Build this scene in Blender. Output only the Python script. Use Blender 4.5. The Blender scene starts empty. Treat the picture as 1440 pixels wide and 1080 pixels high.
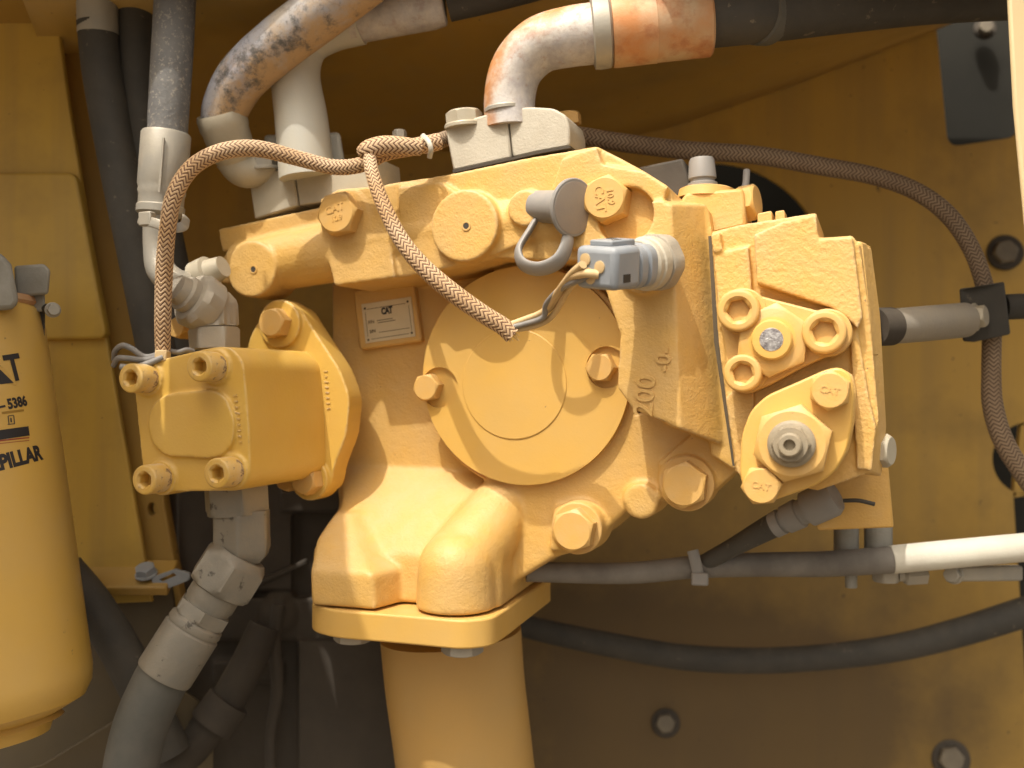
import bpy, bmesh, math, random
import numpy as np
from mathutils import Vector, Matrix, noise

# ------------------------------------------------------------------ scene, camera, light
sc = bpy.context.scene
COL = sc.collection
U = 0.00052                 # metres per photo pixel at the distance of the cover plate
D = 1413.0                  # camera distance to that plate, in the same pixels
R = math.radians

cam_d = bpy.data.cameras.new("camera")
cam = bpy.data.objects.new("camera", cam_d)
COL.objects.link(cam)
cam.location = (0, -D * U, 0)
cam.rotation_euler = (R(90), 0, 0)
cam_d.sensor_width = 36
cam_d.lens = 18 / math.tan(R(27))
cam_d.clip_start = 0.01
cam_d.clip_end = 200
cam_d.dof.use_dof = True
cam_d.dof.focus_distance = (D - 60) * U
cam_d.dof.aperture_fstop = 5.0
sc.camera = cam

SUN = Vector((-12, -18, 37)).normalized()          # towards the sun
world = bpy.data.worlds.new("World")
sc.world = world
world.use_nodes = True
wn = world.node_tree
sky = wn.nodes.new("ShaderNodeTexSky")
sky.sky_type = 'NISHITA'
sky.sun_disc = False
sky.sun_elevation = math.asin(SUN.z)
sky.sun_rotation = math.atan2(SUN.x, SUN.y)
sky.dust_density = 8.0
sky.air_density = 0.8
sky.ozone_density = 0.3
bg = wn.nodes["Background"]
bg.inputs[1].default_value = 0.15
hz = wn.nodes.new("ShaderNodeHueSaturation")            # hazy, warm-balanced daylight
hz.inputs["Saturation"].default_value = 0.35
tint = wn.nodes.new("ShaderNodeMix"); tint.data_type = 'RGBA'; tint.blend_type = 'MULTIPLY'
tint.inputs["Factor"].default_value = 1.0; tint.inputs[7].default_value = (1.0, 0.94, 0.82, 1)
wn.links.new(sky.outputs[0], hz.inputs["Color"]); wn.links.new(hz.outputs[0], tint.inputs[6])
wn.links.new(tint.outputs[2], bg.inputs[0])
sun_d = bpy.data.lights.new("sun", 'SUN')
sun_d.energy = 2.0
sun_d.angle = R(0.53)
sun_d.color = (1.0, 0.95, 0.86)
sun = bpy.data.objects.new("sun", sun_d)
COL.objects.link(sun)
sun.location = (-1, -1.5, 3)
sun.rotation_euler = (-SUN).to_track_quat('-Z', 'Y').to_euler()
sc.view_settings.view_transform = 'Standard'
sc.view_settings.look = 'None'
sc.view_settings.gamma = 1
sc.view_settings.exposure = 0.8

# ------------------------------------------------------------------ geometry helpers
def P(px, py, d=0.0):
    s = (D + d) / D
    return Vector(((px - 720) * s * U, d * U, (540 - py) * s * U))

class Plane:
    """A tilted reference plane through photo point (px,py) at depth d."""
    def __init__(self, px, py, d, yaw=20, pitch=0):
        self.o = P(px, py, d)
        y, p = R(yaw), R(pitch)
        self.n = Vector((-math.sin(y) * math.cos(p), -math.cos(y) * math.cos(p), math.sin(p)))
        self.u = Vector((math.cos(y), -math.sin(y), 0))
        self.v = self.n.cross(self.u) * -1
        self.v = self.u.cross(self.n) * -1 if self.v.z < 0 else self.v
        if self.v.z < 0: self.v = -self.v
    def hit(self, px, py, off=0.0):
        c = Vector((0, -D * U, 0))
        r = P(px, py, 0) - c
        t = (self.o + self.n * off * U - c).dot(self.n) / r.dot(self.n)
        return c + r * t

PM = Plane(735, 528, 0, 20)

class MB:
    def __init__(self): self.v = []; self.f = []; self.uv = None
    def add(self, vs, fs):
        b = len(self.v)
        self.v += [Vector(x) for x in vs]
        self.f += [tuple(i + b for i in f) for f in fs]
        return self
    def rings(self, rings, cap0=True, cap1=True):
        n = len(rings[0]); vs = [p for r in rings for p in r]; fs = []
        for k in range(len(rings) - 1):
            for i in range(n):
                j = (i + 1) % n
                fs.append((k * n + i, k * n + j, (k + 1) * n + j, (k + 1) * n + i))
        if cap0: fs.append(tuple(range(n - 1, -1, -1)))
        if cap1: fs.append(tuple((len(rings) - 1) * n + i for i in range(n)))
        return self.add(vs, fs)
    def prism(self, pl, outline, o0, o1, inset=0):
        """front face at offset o0 (towards the camera), back at o1, traced in the photo at the front plane."""
        front = [pl.hit(x, y, o0) for x, y in outline]
        dz = pl.n * (o1 - o0) * U
        return self.rings([front, [p + dz for p in front]])
    def disc(self, pl, px, py, r, o0, o1, seg=64, r1=None):
        c = pl.hit(px, py, o0); s = (c - Vector((0, -D * U, 0))).y / (D * U)
        rr = r * U * s
        a = [c + (pl.u * math.cos(t) + pl.v * math.sin(t)) * rr for t in [2 * math.pi * i / seg for i in range(seg)]]
        dz = pl.n * (o1 - o0) * U
        k = 1 if r1 is None else r1 / r
        b = [c + (p - c) * k + dz for p in a]
        return self.rings([a, b])
    def loft(self, rings, cap0=True, cap1=True):
        return self.rings([[P(*p) for p in r] for r in rings], cap0, cap1)
    def lathe(self, M, prof, seg=48):
        rings = [[M @ Vector((r * U * math.cos(2 * math.pi * i / seg), r * U * math.sin(2 * math.pi * i / seg), h * U)) for i in range(seg)] for r, h in prof]
        return self.rings(rings)
    def poly(self, M, prof, sides=6, seg=48, rot=0.0):
        """rings given as (r_polygon, h, r_limit) - a turned polygon with chamfered corners (r = across corners)."""
        rings = []
        for r, h, lim in prof:
            ring = []
            for i in range(seg):
                t = 2 * math.pi * i / seg
                a = (t - rot) % (2 * math.pi / sides) - math.pi / sides
                q = r * math.cos(math.pi / sides) / math.cos(a) if r else lim
                q = min(q, lim)
                ring.append(M @ Vector((q * U * math.cos(t), q * U * math.sin(t), h * U)))
            rings.append(ring)
        return self.rings(rings)
    def box(self, M, sx, sy, sz):
        x, y, z = sx * U / 2, sy * U / 2, sz * U / 2
        r = lambda zz: [M @ Vector(q) for q in ((-x, -y, zz), (x, -y, zz), (x, y, zz), (-x, y, zz))]
        return self.rings([r(-z), r(z)])
    def ball(self, c, r, seg=24, ry=None, rz=None):
        ry = ry or r; rz = rz or r
        rings = []
        for k in range(1, seg // 2):
            a = math.pi * k / (seg // 2)
            rings.append([c + Vector((r * math.sin(a) * math.cos(2 * math.pi * i / seg), ry * math.sin(a) * math.sin(2 * math.pi * i / seg), -rz * math.cos(a))) * U for i in range(seg)])
        return self.rings(rings)

def spline(pts, step=4.0):
    """Catmull-Rom through control points (numpy rows), resampled about every `step` units of the first three columns."""
    p = np.array(pts, float)
    p = np.vstack([2 * p[0] - p[1], p, 2 * p[-1] - p[-2]])
    out = []
    for i in range(1, len(p) - 2):
        n = max(2, int(np.linalg.norm(p[i + 1][:3] - p[i][:3]) / step))
        t = np.linspace(0, 1, n, endpoint=False)[:, None]
        a, b, c, d = p[i - 1], p[i], p[i + 1], p[i + 2]
        out.append(0.5 * (2 * b + (c - a) * t + (2 * a - 5 * b + 4 * c - d) * t ** 2 + (-a + 3 * b - 3 * c + d) * t ** 3))
    out.append(p[-2][None])
    return np.vstack(out)

def tube(ctrl, seg=32, step=4.0, disp=None, flat=None, caps=True, straight=False):
    """ctrl rows: (px, py, depth, radius_in_photo_pixels). Returns MB with uv (round, metres along)."""
    rows = []
    for px, py, d, r in ctrl:
        q = P(px, py, d); s = (D + d) / D
        rows.append((q.x / U, q.y / U, q.z / U, r * s))
    s = np.array(rows) if straight else spline(rows, step)
    pts = [Vector(x[:3]) * U for x in s]; rad = s[:, 3] * U
    mb = MB(); n = len(pts)
    T = [(pts[min(i + 1, n - 1)] - pts[max(i - 1, 0)]).normalized() for i in range(n)]
    ref = Vector((0, -1, 0)) if abs(T[0].y) < 0.9 else Vector((0, 0, 1))
    N = (ref - T[0] * ref.dot(T[0])).normalized()
    L = 0.0; rings = []; uvs = []
    for i in range(n):
        if i: L += (pts[i] - pts[i - 1]).length
        N = (N - T[i] * N.dot(T[i])).normalized(); B = T[i].cross(N)
        ring = []
        for k in range(seg):
            u = k / seg; a = 2 * math.pi * u
            rr = rad[i] + (disp(u, L) if disp else 0)
            if flat: ring.append(pts[i] + N * math.cos(a) * rr * flat[0] + B * math.sin(a) * rr * flat[1])
            else: ring.append(pts[i] + N * math.cos(a) * rr + B * math.sin(a) * rr)
        rings.append(ring); uvs.append(L)
    mb.rings(rings, caps, caps)
    uvl = []
    for k in range(n - 1):
        for i in range(seg):
            for (kk, ii) in ((k, i), (k, i + 1), (k + 1, i + 1), (k + 1, i)):
                uvl.append((ii / seg, uvs[kk]))
    mb.uv = uvl
    return mb

# ------------------------------------------------------------------ linking helpers
WM = {}
def tag(o, label=None, cat=None, group=None, kind=None):
    if label: o["label"] = label
    if cat: o["category"] = cat
    if group: o["group"] = group
    if kind: o["kind"] = kind
    return o

def thing(name, loc, label, cat, group=None):
    o = bpy.data.objects.new(name, None); COL.objects.link(o)
    o.empty_display_size = 0.02
    o.location = loc; WM[o] = Matrix.Translation(loc)
    return tag(o, label, cat, group)

def link(o, parent, M):
    COL.objects.link(o); WM[o] = M
    if parent:
        o.parent = parent; o.matrix_local = WM[parent].inverted() @ M
    else:
        o.matrix_local = M
    return o

def to_mesh(name, mb, M, sharp=35):
    me = bpy.data.meshes.new(name)
    inv = M.inverted()
    me.from_pydata([inv @ v for v in mb.v], [], mb.f)
    if mb.uv:
        uvl = me.uv_layers.new(name="UVMap")
        for i, q in enumerate(mb.uv): uvl.data[i].uv = q
    bm = bmesh.new(); bm.from_mesh(me)
    bmesh.ops.recalc_face_normals(bm, faces=bm.faces[:])
    bm.to_mesh(me); bm.free()
    me.shade_smooth()
    if sharp: me.set_sharp_from_angle(angle=R(sharp))
    return me

def obj(name, mb, mat, parent=None, bevel=0, seg=2, sharp=35, label=None):
    if parent: M = WM[parent].copy()
    else:
        c = Vector((0, 0, 0))
        for v in mb.v: c += v
        M = Matrix.Translation(c / len(mb.v))
    me = to_mesh(name, mb, M, sharp)
    me.materials.append(mat)
    o = bpy.data.objects.new(name, me)
    link(o, parent, M)
    if bevel:
        b = o.modifiers.new("bevel", 'BEVEL'); b.width = bevel * U; b.segments = seg
        b.limit_method = 'ANGLE'; b.angle_limit = R(30); b.harden_normals = False
        me.shade_smooth(); me.set_sharp_from_angle(angle=R(50))
    if label: o["label"] = label
    return o

def bake(o):
    dg = bpy.context.evaluated_depsgraph_get()
    me = bpy.data.meshes.new_from_object(o.evaluated_get(dg))
    old = o.data; o.modifiers.clear(); o.data = me; me.name = o.name
    bpy.data.meshes.remove(old)
    return o

def cast(name, mb, mat, parent, voxel=2.2, smooth=8, cut=None, fac=0.5):
    """Fuses overlapping solids into one casting with soft fillets."""
    M = WM[parent].copy() if parent else Matrix.Identity(4)
    me = to_mesh(name, mb, M, 0); me.materials.append(mat)
    o = bpy.data.objects.new(name, me); link(o, parent, M)
    m = o.modifiers.new("remesh", 'REMESH'); m.mode = 'VOXEL'; m.voxel_size = voxel * U; m.use_smooth_shade = True
    cuts = []
    for c in (cut or []):
        cm = bpy.data.objects.new("cutter", to_mesh("cutter", c, M, 0)); link(cm, None, M)
        b = o.modifiers.new("cut", 'BOOLEAN'); b.operation = 'DIFFERENCE'; b.object = cm; b.solver = 'FAST'
        cuts.append(cm)
    if cuts:
        m = o.modifiers.new("remesh2", 'REMESH'); m.mode = 'VOXEL'; m.voxel_size = voxel * U; m.use_smooth_shade = True
    s = o.modifiers.new("smooth", 'SMOOTH'); s.factor = fac; s.iterations = smooth
    bake(o); o.data.shade_smooth()
    for c in cuts: bpy.data.objects.remove(c)
    return o

def cutmesh(o, cutters, bevel=0):
    cs = []
    for c in cutters:
        cm = bpy.data.objects.new("cutter", to_mesh("cutter", c, Matrix.Identity(4), 0)); link(cm, None, Matrix.Identity(4))
        b = o.modifiers.new("cut", 'BOOLEAN'); b.operation = 'DIFFERENCE'; b.object = cm; b.solver = 'EXACT'
        cs.append(cm)
    bpy.context.view_layer.update()
    bake(o); o.data.shade_smooth(); o.data.set_sharp_from_angle(angle=R(30))
    for c in cs: bpy.data.objects.remove(c)
    if bevel:
        b = o.modifiers.new("bevel", 'BEVEL'); b.width = bevel * U; b.segments = 2; b.limit_method = 'ANGLE'; b.angle_limit = R(35)
    return o

def frame(p, n, up=Vector((0, 0, 1)), roll=0):
    n = Vector(n).normalized()
    if abs(n.dot(up)) > 0.95: up = Vector((0, 1, 0))
    x = up.cross(n).normalized(); y = n.cross(x)
    M = Matrix((x, y, n)).transposed().to_4x4()
    return Matrix.Translation(p) @ M @ Matrix.Rotation(R(roll), 4, 'Z')

def inst(name, me, parent, M, label=None):
    o = bpy.data.objects.new(name, me); link(o, parent, M)
    if label: o["label"] = label
    return o

CACHE = {}
def hexhead(Rc, h, mat, washer=0, wh=4, hollow=0):
    key = ("hex", Rc, h, mat.name, washer, wh, hollow)
    if key not in CACHE:
        I = Matrix.Identity(4); mb = MB()
        z0 = wh if washer else 0
        if washer: mb.lathe(I, [(washer, 0), (washer, wh * .7), (washer - 1.2, wh), (Rc * .6, wh)], 48)
        fl = Rc * math.cos(math.pi / 6)
        prof = [(Rc, z0 - (0.5 if washer else 0), Rc)]
        for k in range(5):
            q = k / 4
            prof.append((Rc, z0 + h * (.80 + .20 * q), Rc - (Rc - fl * .93) * q))
        if hollow:
            prof += [(0, z0 + h, hollow), (0, z0 + h * .3, hollow)]
        mb.poly(I, prof, 6, 72)
        me = to_mesh("hex_head", mb, I, 28); me.materials.append(mat); CACHE[key] = me
    return CACHE[key]
def capscrew(r, h, mat, sock=0.55):
    key = ("cap", r, h, mat.name, sock)
    if key not in CACHE:
        I = Matrix.Identity(4); mb = MB()
        b = r * .13
        prof = [(0, 0, r), (0, h - b, r), (0, h - b * .4, r - b * .25), (0, h - b * .08, r - b * .7), (0, h, r - b * 1.3),
                (0, h, r * sock * 1.22), (r * sock * 1.06, h - r * .12, r * 2), (r * sock, h - r * .2, r * 2), (r * sock, h * .42, r * 2)]
        mb.poly(I, prof, 6, 72)
        me = to_mesh("socket_head", mb, I, 32); me.materials.append(mat); CACHE[key] = me
    return CACHE[key]

def text_mb(s, size, M, depth=1.0, bold=0.0, sx=1.0, bend=None, align='CENTER', spacing=1.0):
    """Lettering from the built-in font as solid geometry; size is cap height in photo pixels."""
    cu = bpy.data.curves.new("t", 'FONT'); cu.body = s; cu.align_x = align; cu.align_y = 'CENTER'
    cu.size = size / 0.69 * U; cu.extrude = depth * U; cu.offset = bold * U; cu.resolution_u = 3; cu.space_character = spacing
    o = bpy.data.objects.new("t", cu); COL.objects.link(o)
    dg = bpy.context.evaluated_depsgraph_get(); dg.update()
    me = bpy.data.meshes.new_from_object(o.evaluated_get(dg))
    mb = MB()
    vs = []
    for v in me.vertices:
        q = Vector((v.co.x * sx, v.co.y, v.co.z))
        vs.append(bend(q) if bend else M @ q)
    mb.add(vs, [tuple(p.vertices) for p in me.polygons])
    bpy.data.objects.remove(o); bpy.data.curves.remove(cu); bpy.data.meshes.remove(me)
    return mb

def merge(*mbs):
    r = MB()
    for m in mbs: r.add(m.v, m.f)
    return r

# ------------------------------------------------------------------ materials
def mat(name, base, base2=None, rough=0.5, metal=0.0, var=30, bump=0.0, bscale=700, bump2=0.0, b2scale=90,
        dust=None, dust_amt=0.0, specks=None, speck_amt=0.6, spscale=120, extra=None, spec=0.5, coat=0.0):
    m = bpy.data.materials.new(name); m.use_nodes = True
    nt = m.node_tree; nd = nt.nodes; lk = nt.links
    b = nd["Principled BSDF"]
    b.inputs["Roughness"].default_value = rough; b.inputs["Metallic"].default_value = metal
    b.inputs["Specular IOR Level"].default_value = spec
    if coat: b.inputs["Coat Weight"].default_value = coat; b.inputs["Coat Roughness"].default_value = 0.25
    tc = nd.new("ShaderNodeTexCoord"); co = tc.outputs["Object"]
    def noise(scale, detail=4, rgh=0.6):
        n = nd.new("ShaderNodeTexNoise"); n.inputs["Scale"].default_value = scale
        n.inputs["Detail"].default_value = detail; n.inputs["Roughness"].default_value = rgh
        lk.new(co, n.inputs["Vector"]); return n.outputs["Fac"]
    def ramp(fac, a, bb):
        r = nd.new("ShaderNodeMapRange"); r.inputs["From Min"].default_value = a; r.inputs["From Max"].default_value = bb
        lk.new(fac, r.inputs["Value"]); return r.outputs["Result"]
    def mix(fac, a, c):
        x = nd.new("ShaderNodeMix"); x.data_type = 'RGBA'
        if isinstance(fac, float): x.inputs["Factor"].default_value = fac
        else: lk.new(fac, x.inputs["Factor"])
        for s, v in ((x.inputs[6], a), (x.inputs[7], c)):
            if isinstance(v, tuple): s.default_value = (*v, 1)
            else: lk.new(v, s)
        return x.outputs[2]
    def mul(a, c):
        x = nd.new("ShaderNodeMath"); x.operation = 'MULTIPLY'
        for s, v in ((x.inputs[0], a), (x.inputs[1], c)):
            if isinstance(v, (int, float)): s.default_value = v
            else: lk.new(v, s)
        return x.outputs[0]
    col = mix(ramp(noise(var), .35, .68), base, base2 or tuple(c * .82 for c in base))
    if dust:
        g = nd.new("ShaderNodeNewGeometry"); sx = nd.new("ShaderNodeSeparateXYZ"); lk.new(g.outputs["Normal"], sx.inputs[0])
        f = mul(ramp(sx.outputs["Z"], -0.35, 0.9), ramp(noise(var * 2.3, 6), .28, .72))
        col = mix(mul(f, dust_amt), col, dust)
    if specks:
        f = ramp(noise(spscale, 5, .65), speck_amt, speck_amt + .05)
        col = mix(f, col, specks)
    if extra: col = extra(nd, lk, co, col, noise, ramp, mix, mul)
    lk.new(col, b.inputs["Base Color"])
    rv = nd.new("ShaderNodeMapRange"); rv.inputs["To Min"].default_value = rough - .08; rv.inputs["To Max"].default_value = min(1, rough + .14)
    lk.new(noise(var * 3), rv.inputs["Value"]); lk.new(rv.outputs[0], b.inputs["Roughness"])
    prev = None
    for s, sc_, dist in ((bump2, b2scale, .0012), (bump, bscale, .0004)):
        if s:
            bp = nd.new("ShaderNodeBump"); bp.inputs["Strength"].default_value = s; bp.inputs["Distance"].default_value = dist
            lk.new(noise(sc_, 3), bp.inputs["Height"])
            if prev: lk.new(prev, bp.inputs["Normal"])
            prev = bp.outputs[0]
    if prev: lk.new(prev, b.inputs["Normal"])
    return m

YEL = (0.61, 0.357, 0.085); YEL2 = (0.57, 0.355, 0.12); DUST = (0.54, 0.40, 0.23)
def edgewear(nd, lk, co, col, noise, ramp, mix, mul):
    g = nd.new("ShaderNodeNewGeometry")
    f = mul(ramp(g.outputs["Pointiness"], .512, .56), ramp(noise(70, 6, .7), .38, .62))
    col = mix(mul(f, .75), col, (.60, .46, .28))
    f2 = mul(ramp(g.outputs["Pointiness"], .52, .57), ramp(noise(160, 6, .75), .57, .62))
    return mix(f2, col, (.20, .12, .07))
M_cast = mat("cast_yellow_paint", YEL, YEL2, .5, var=22, bump=.9, bscale=560, bump2=.45, b2scale=150, dust=DUST, dust_amt=.45, specks=(.16, .10, .06), speck_amt=.70, spscale=220, extra=edgewear)
M_flat = mat("machined_plate_yellow_paint", YEL, YEL2, .5, var=22, bump=.9, bscale=560, bump2=.45, b2scale=150, dust=DUST, dust_amt=.45, specks=(.16, .10, .06), speck_amt=.70, spscale=220)
M_rough = mat("rough_cast_yellow_paint", YEL, YEL2, .55, var=26, bump=1.0, bscale=420, bump2=.7, b2scale=220, dust=DUST, dust_amt=.4, specks=(.16, .10, .06), speck_amt=.70, spscale=240, extra=edgewear)
M_yel = mat("smooth_yellow_paint", (0.63, 0.368, 0.075), (0.59, 0.362, 0.10), .42, var=16, bump=.18, bscale=500, bump2=.1, b2scale=60, dust=DUST, dust_amt=.35, specks=(.13, .08, .05), speck_amt=.715, spscale=170)
M_bolt = mat("painted_bolt_yellow", (0.60, 0.345, 0.085), (0.56, 0.345, 0.12), .5, var=40, bump=.35, bscale=600, dust=DUST, dust_amt=.5, specks=(.20, .13, .08), speck_amt=.70, spscale=300)
M_gear = mat("gear_pump_yellow_paint", (0.60, 0.358, 0.068), (0.63, 0.395, 0.070), .42, var=18, bump=.3, bscale=520, bump2=.18, b2scale=70, dust=DUST, dust_amt=.35, specks=(.13, .08, .05), speck_amt=.76, spscale=200, extra=edgewear)
def streaks(nd, lk, co, col, noise, ramp, mix, mul):
    mp = nd.new("ShaderNodeMapping"); mp.inputs["Scale"].default_value = (34, 34, 2.2); lk.new(co, mp.inputs["Vector"])
    n = nd.new("ShaderNodeTexNoise"); n.inputs["Scale"].default_value = 1; n.inputs["Detail"].default_value = 5; lk.new(mp.outputs[0], n.inputs["Vector"])
    col = mix(mul(ramp(n.outputs["Fac"], .48, .72), .45), col, (.34, .225, .075))
    col = mix(mul(ramp(noise(7, 5, .6), .50, .70), .55), col, (.26, .165, .045))
    return mix(ramp(noise(130, 3, .6), .70, .74), col, (.10, .07, .035))
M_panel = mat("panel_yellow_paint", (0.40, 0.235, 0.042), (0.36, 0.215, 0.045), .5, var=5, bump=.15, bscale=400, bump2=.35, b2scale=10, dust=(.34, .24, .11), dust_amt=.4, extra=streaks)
M_grime = mat("oily_dirty_sheet", (0.10, 0.072, 0.034), (0.065, 0.05, 0.03), .65, var=8, bump=.3, bscale=250, dust=(.17, .13, .08), dust_amt=.5)
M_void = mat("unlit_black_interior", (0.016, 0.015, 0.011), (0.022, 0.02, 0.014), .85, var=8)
M_left = mat("olive_yellow_door_paint", (0.58, 0.37, 0.052), (0.54, 0.345, 0.06), .48, var=5, bump=.12, bscale=400, bump2=.3, b2scale=12, dust=(.36, .27, .15), dust_amt=.3, extra=streaks)
def paintedshade(nd, lk, co, col, noise, ramp, mix, mul):  # dark noise-edged patch painted as the shade under the pump
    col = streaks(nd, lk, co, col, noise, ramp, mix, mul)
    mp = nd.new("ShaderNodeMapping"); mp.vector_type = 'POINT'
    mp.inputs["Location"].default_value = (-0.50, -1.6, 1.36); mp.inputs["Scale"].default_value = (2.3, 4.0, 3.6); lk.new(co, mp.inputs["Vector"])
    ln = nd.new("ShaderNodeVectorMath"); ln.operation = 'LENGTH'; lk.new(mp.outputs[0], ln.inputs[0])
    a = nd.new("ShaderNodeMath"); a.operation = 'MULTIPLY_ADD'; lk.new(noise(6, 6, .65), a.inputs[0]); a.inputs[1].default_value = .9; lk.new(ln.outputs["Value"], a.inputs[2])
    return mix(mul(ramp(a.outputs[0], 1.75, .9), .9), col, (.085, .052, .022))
M_back = mat("yellow_panel_painted_shade", (0.57, 0.345, 0.058), (0.52, 0.32, 0.064), .5, var=5, bump=.15, bscale=400, bump2=.35, b2scale=10, dust=(.34, .24, .11), dust_amt=.4, extra=paintedshade)
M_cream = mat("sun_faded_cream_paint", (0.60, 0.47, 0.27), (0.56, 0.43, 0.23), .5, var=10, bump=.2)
M_floor = mat("dusty_frame_paint", (0.24, 0.15, 0.05), (0.12, 0.085, 0.045), .75, var=7, bump=.2, bscale=300, dust=(.24, .19, .12), dust_amt=.4, specks=(.05, .04, .03), speck_amt=.70, spscale=9)
M_tube = mat("suction_tube_yellow", (0.50, 0.295, 0.085), (0.45, 0.28, 0.095), .45, var=12, bump=.15, bscale=400, bump2=.1, b2scale=40, specks=(.25, .16, .07), speck_amt=.72, spscale=80)
M_zinc = mat("dusty_zinc_steel", (0.31, 0.295, 0.26), (0.37, 0.335, 0.275), .5, .25, var=45, bump=.35, bscale=600, bump2=.12, b2scale=130, dust=(.50, .42, .30), dust_amt=.55)
M_cad = mat("cream_plated_steel", (0.45, 0.41, 0.325), (0.39, 0.345, 0.26), .5, .15, var=40, bump=.3, bscale=500, dust=(.55, .44, .28), dust_amt=.5)
M_iron = mat("bare_grey_casting", (0.47, 0.43, 0.35), (0.40, 0.36, 0.29), .65, .1, var=35, bump=.9, bscale=520, dust=(.50, .42, .29), dust_amt=.5)
M_dark = mat("black_rubber_hose", (0.045, 0.042, 0.037), (0.065, 0.058, 0.048), .7, var=25, bump=.4, bscale=350, dust=(.17, .145, .105), dust_amt=.3, bump2=.3, b2scale=120, specks=(.14, .12, .09), speck_amt=.64, spscale=90)
M_hose = mat("grey_textured_rubber", (0.105, 0.105, 0.108), (0.15, 0.145, 0.14), .65, var=30, bump=.5, bscale=330, bump2=.5, b2scale=210, dust=(.27, .24, .19), dust_amt=.45, specks=(.24, .22, .19), speck_amt=.56, spscale=330)
M_black = mat("dark_grime", (0.030, 0.024, 0.019), (0.05, 0.04, 0.03), .8, var=14, bump=.6, bscale=120, dust=(.10, .08, .055), dust_amt=.6)
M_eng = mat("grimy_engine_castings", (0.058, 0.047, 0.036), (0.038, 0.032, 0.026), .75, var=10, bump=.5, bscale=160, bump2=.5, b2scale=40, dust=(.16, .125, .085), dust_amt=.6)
M_capface = mat("dusty_cap_face", (0.30, 0.25, 0.20), (0.26, 0.22, 0.19), .6, var=30, bump=.2)
M_hose2 = mat("dark_green_grey_rubber", (0.075, 0.076, 0.068), (0.10, 0.095, 0.085), .65, var=30, bump=.5, bscale=330, dust=(.22, .19, .14), dust_amt=.4)
M_shadezinc = mat("dull_dusty_steel", (0.33, 0.30, 0.255), (0.38, 0.335, 0.265), .55, .25, var=45, bump=.45, bscale=600, bump2=.15, b2scale=130, dust=(.40, .33, .24), dust_amt=.6)
M_grimebolt = mat("grimy_bolt_steel", (0.20, 0.17, 0.125), (0.13, 0.11, 0.085), .6, .2, var=60, bump=.6, bscale=300, dust=(.28, .22, .14), dust_amt=.6)
M_sunsleeve = mat("sleeve_painted_sunlit", (0.62, 0.59, 0.50), (0.54, 0.50, 0.42), .7, var=24, bump=.4, bscale=400, bump2=.3, b2scale=90)  # paler copy of the sleeve colour, standing in for direct sun
M_oldsteel = mat("dark_dusty_steel", (0.22, 0.21, 0.185), (0.27, 0.245, 0.20), .5, .3, var=40, bump=.55, bscale=520, bump2=.25, b2scale=120, dust=(.33, .28, .21), dust_amt=.6, specks=(.10, .09, .075), speck_amt=.62, spscale=70)  # darker steel tone for the lower hose fittings
M_dusty = mat("tan_dusted_steel", (0.31, 0.25, 0.165), (0.26, 0.22, 0.16), .6, .15, var=60, bump=.5, bscale=500)
M_plastic = mat("blue_grey_plastic", (0.25, 0.275, 0.31), (0.22, 0.24, 0.265), .45, var=35, bump=.1, dust=(.45, .40, .32), dust_amt=.35)
M_cap = mat("grey_rubber_cap", (0.22, 0.215, 0.21), (0.25, 0.235, 0.22), .55, var=40, bump=.15, dust=(.38, .32, .25), dust_amt=.45)
M_wt = mat("tan_wire_insulation", (0.58, 0.42, 0.22), (0.50, 0.35, 0.17), .55, var=60)
M_wg = mat("grey_wire_insulation", (0.17, 0.165, 0.16), (0.24, 0.21, 0.18), .55, var=60)
M_steel = mat("bright_bare_steel", (0.65, 0.63, 0.62), (0.16, 0.14, 0.15), .3, .85, var=190, bump=.8, bscale=900)
M_ink = mat("black_print", (0.025, 0.022, 0.025), None, .5)
M_ink2 = mat("faded_black_print", (0.09, 0.075, 0.05), None, .6)
M_gold = mat("gold_print", (0.35, 0.20, 0.03), None, .5)
M_red = mat("red_print", (0.35, 0.05, 0.03), None, .5)
M_plate = mat("pale_nameplate_foil", (0.62, 0.54, 0.38), (0.57, 0.49, 0.34), .4, .15, var=60)
M_can = mat("filter_can_yellow", (0.62, 0.375, 0.065), (0.57, 0.355, 0.085), .38, var=9, bump=.08, bump2=.12, b2scale=40, dust=DUST, dust_amt=.5, specks=(.30, .20, .07), speck_amt=.70, spscale=90)
M_filterhead = mat("weathered_aluminium_casting", (0.30, 0.29, 0.26), (0.22, 0.21, 0.18), .6, .2, var=50, bump=.7, bscale=420, dust=(.36, .32, .25), dust_amt=.5)

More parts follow.
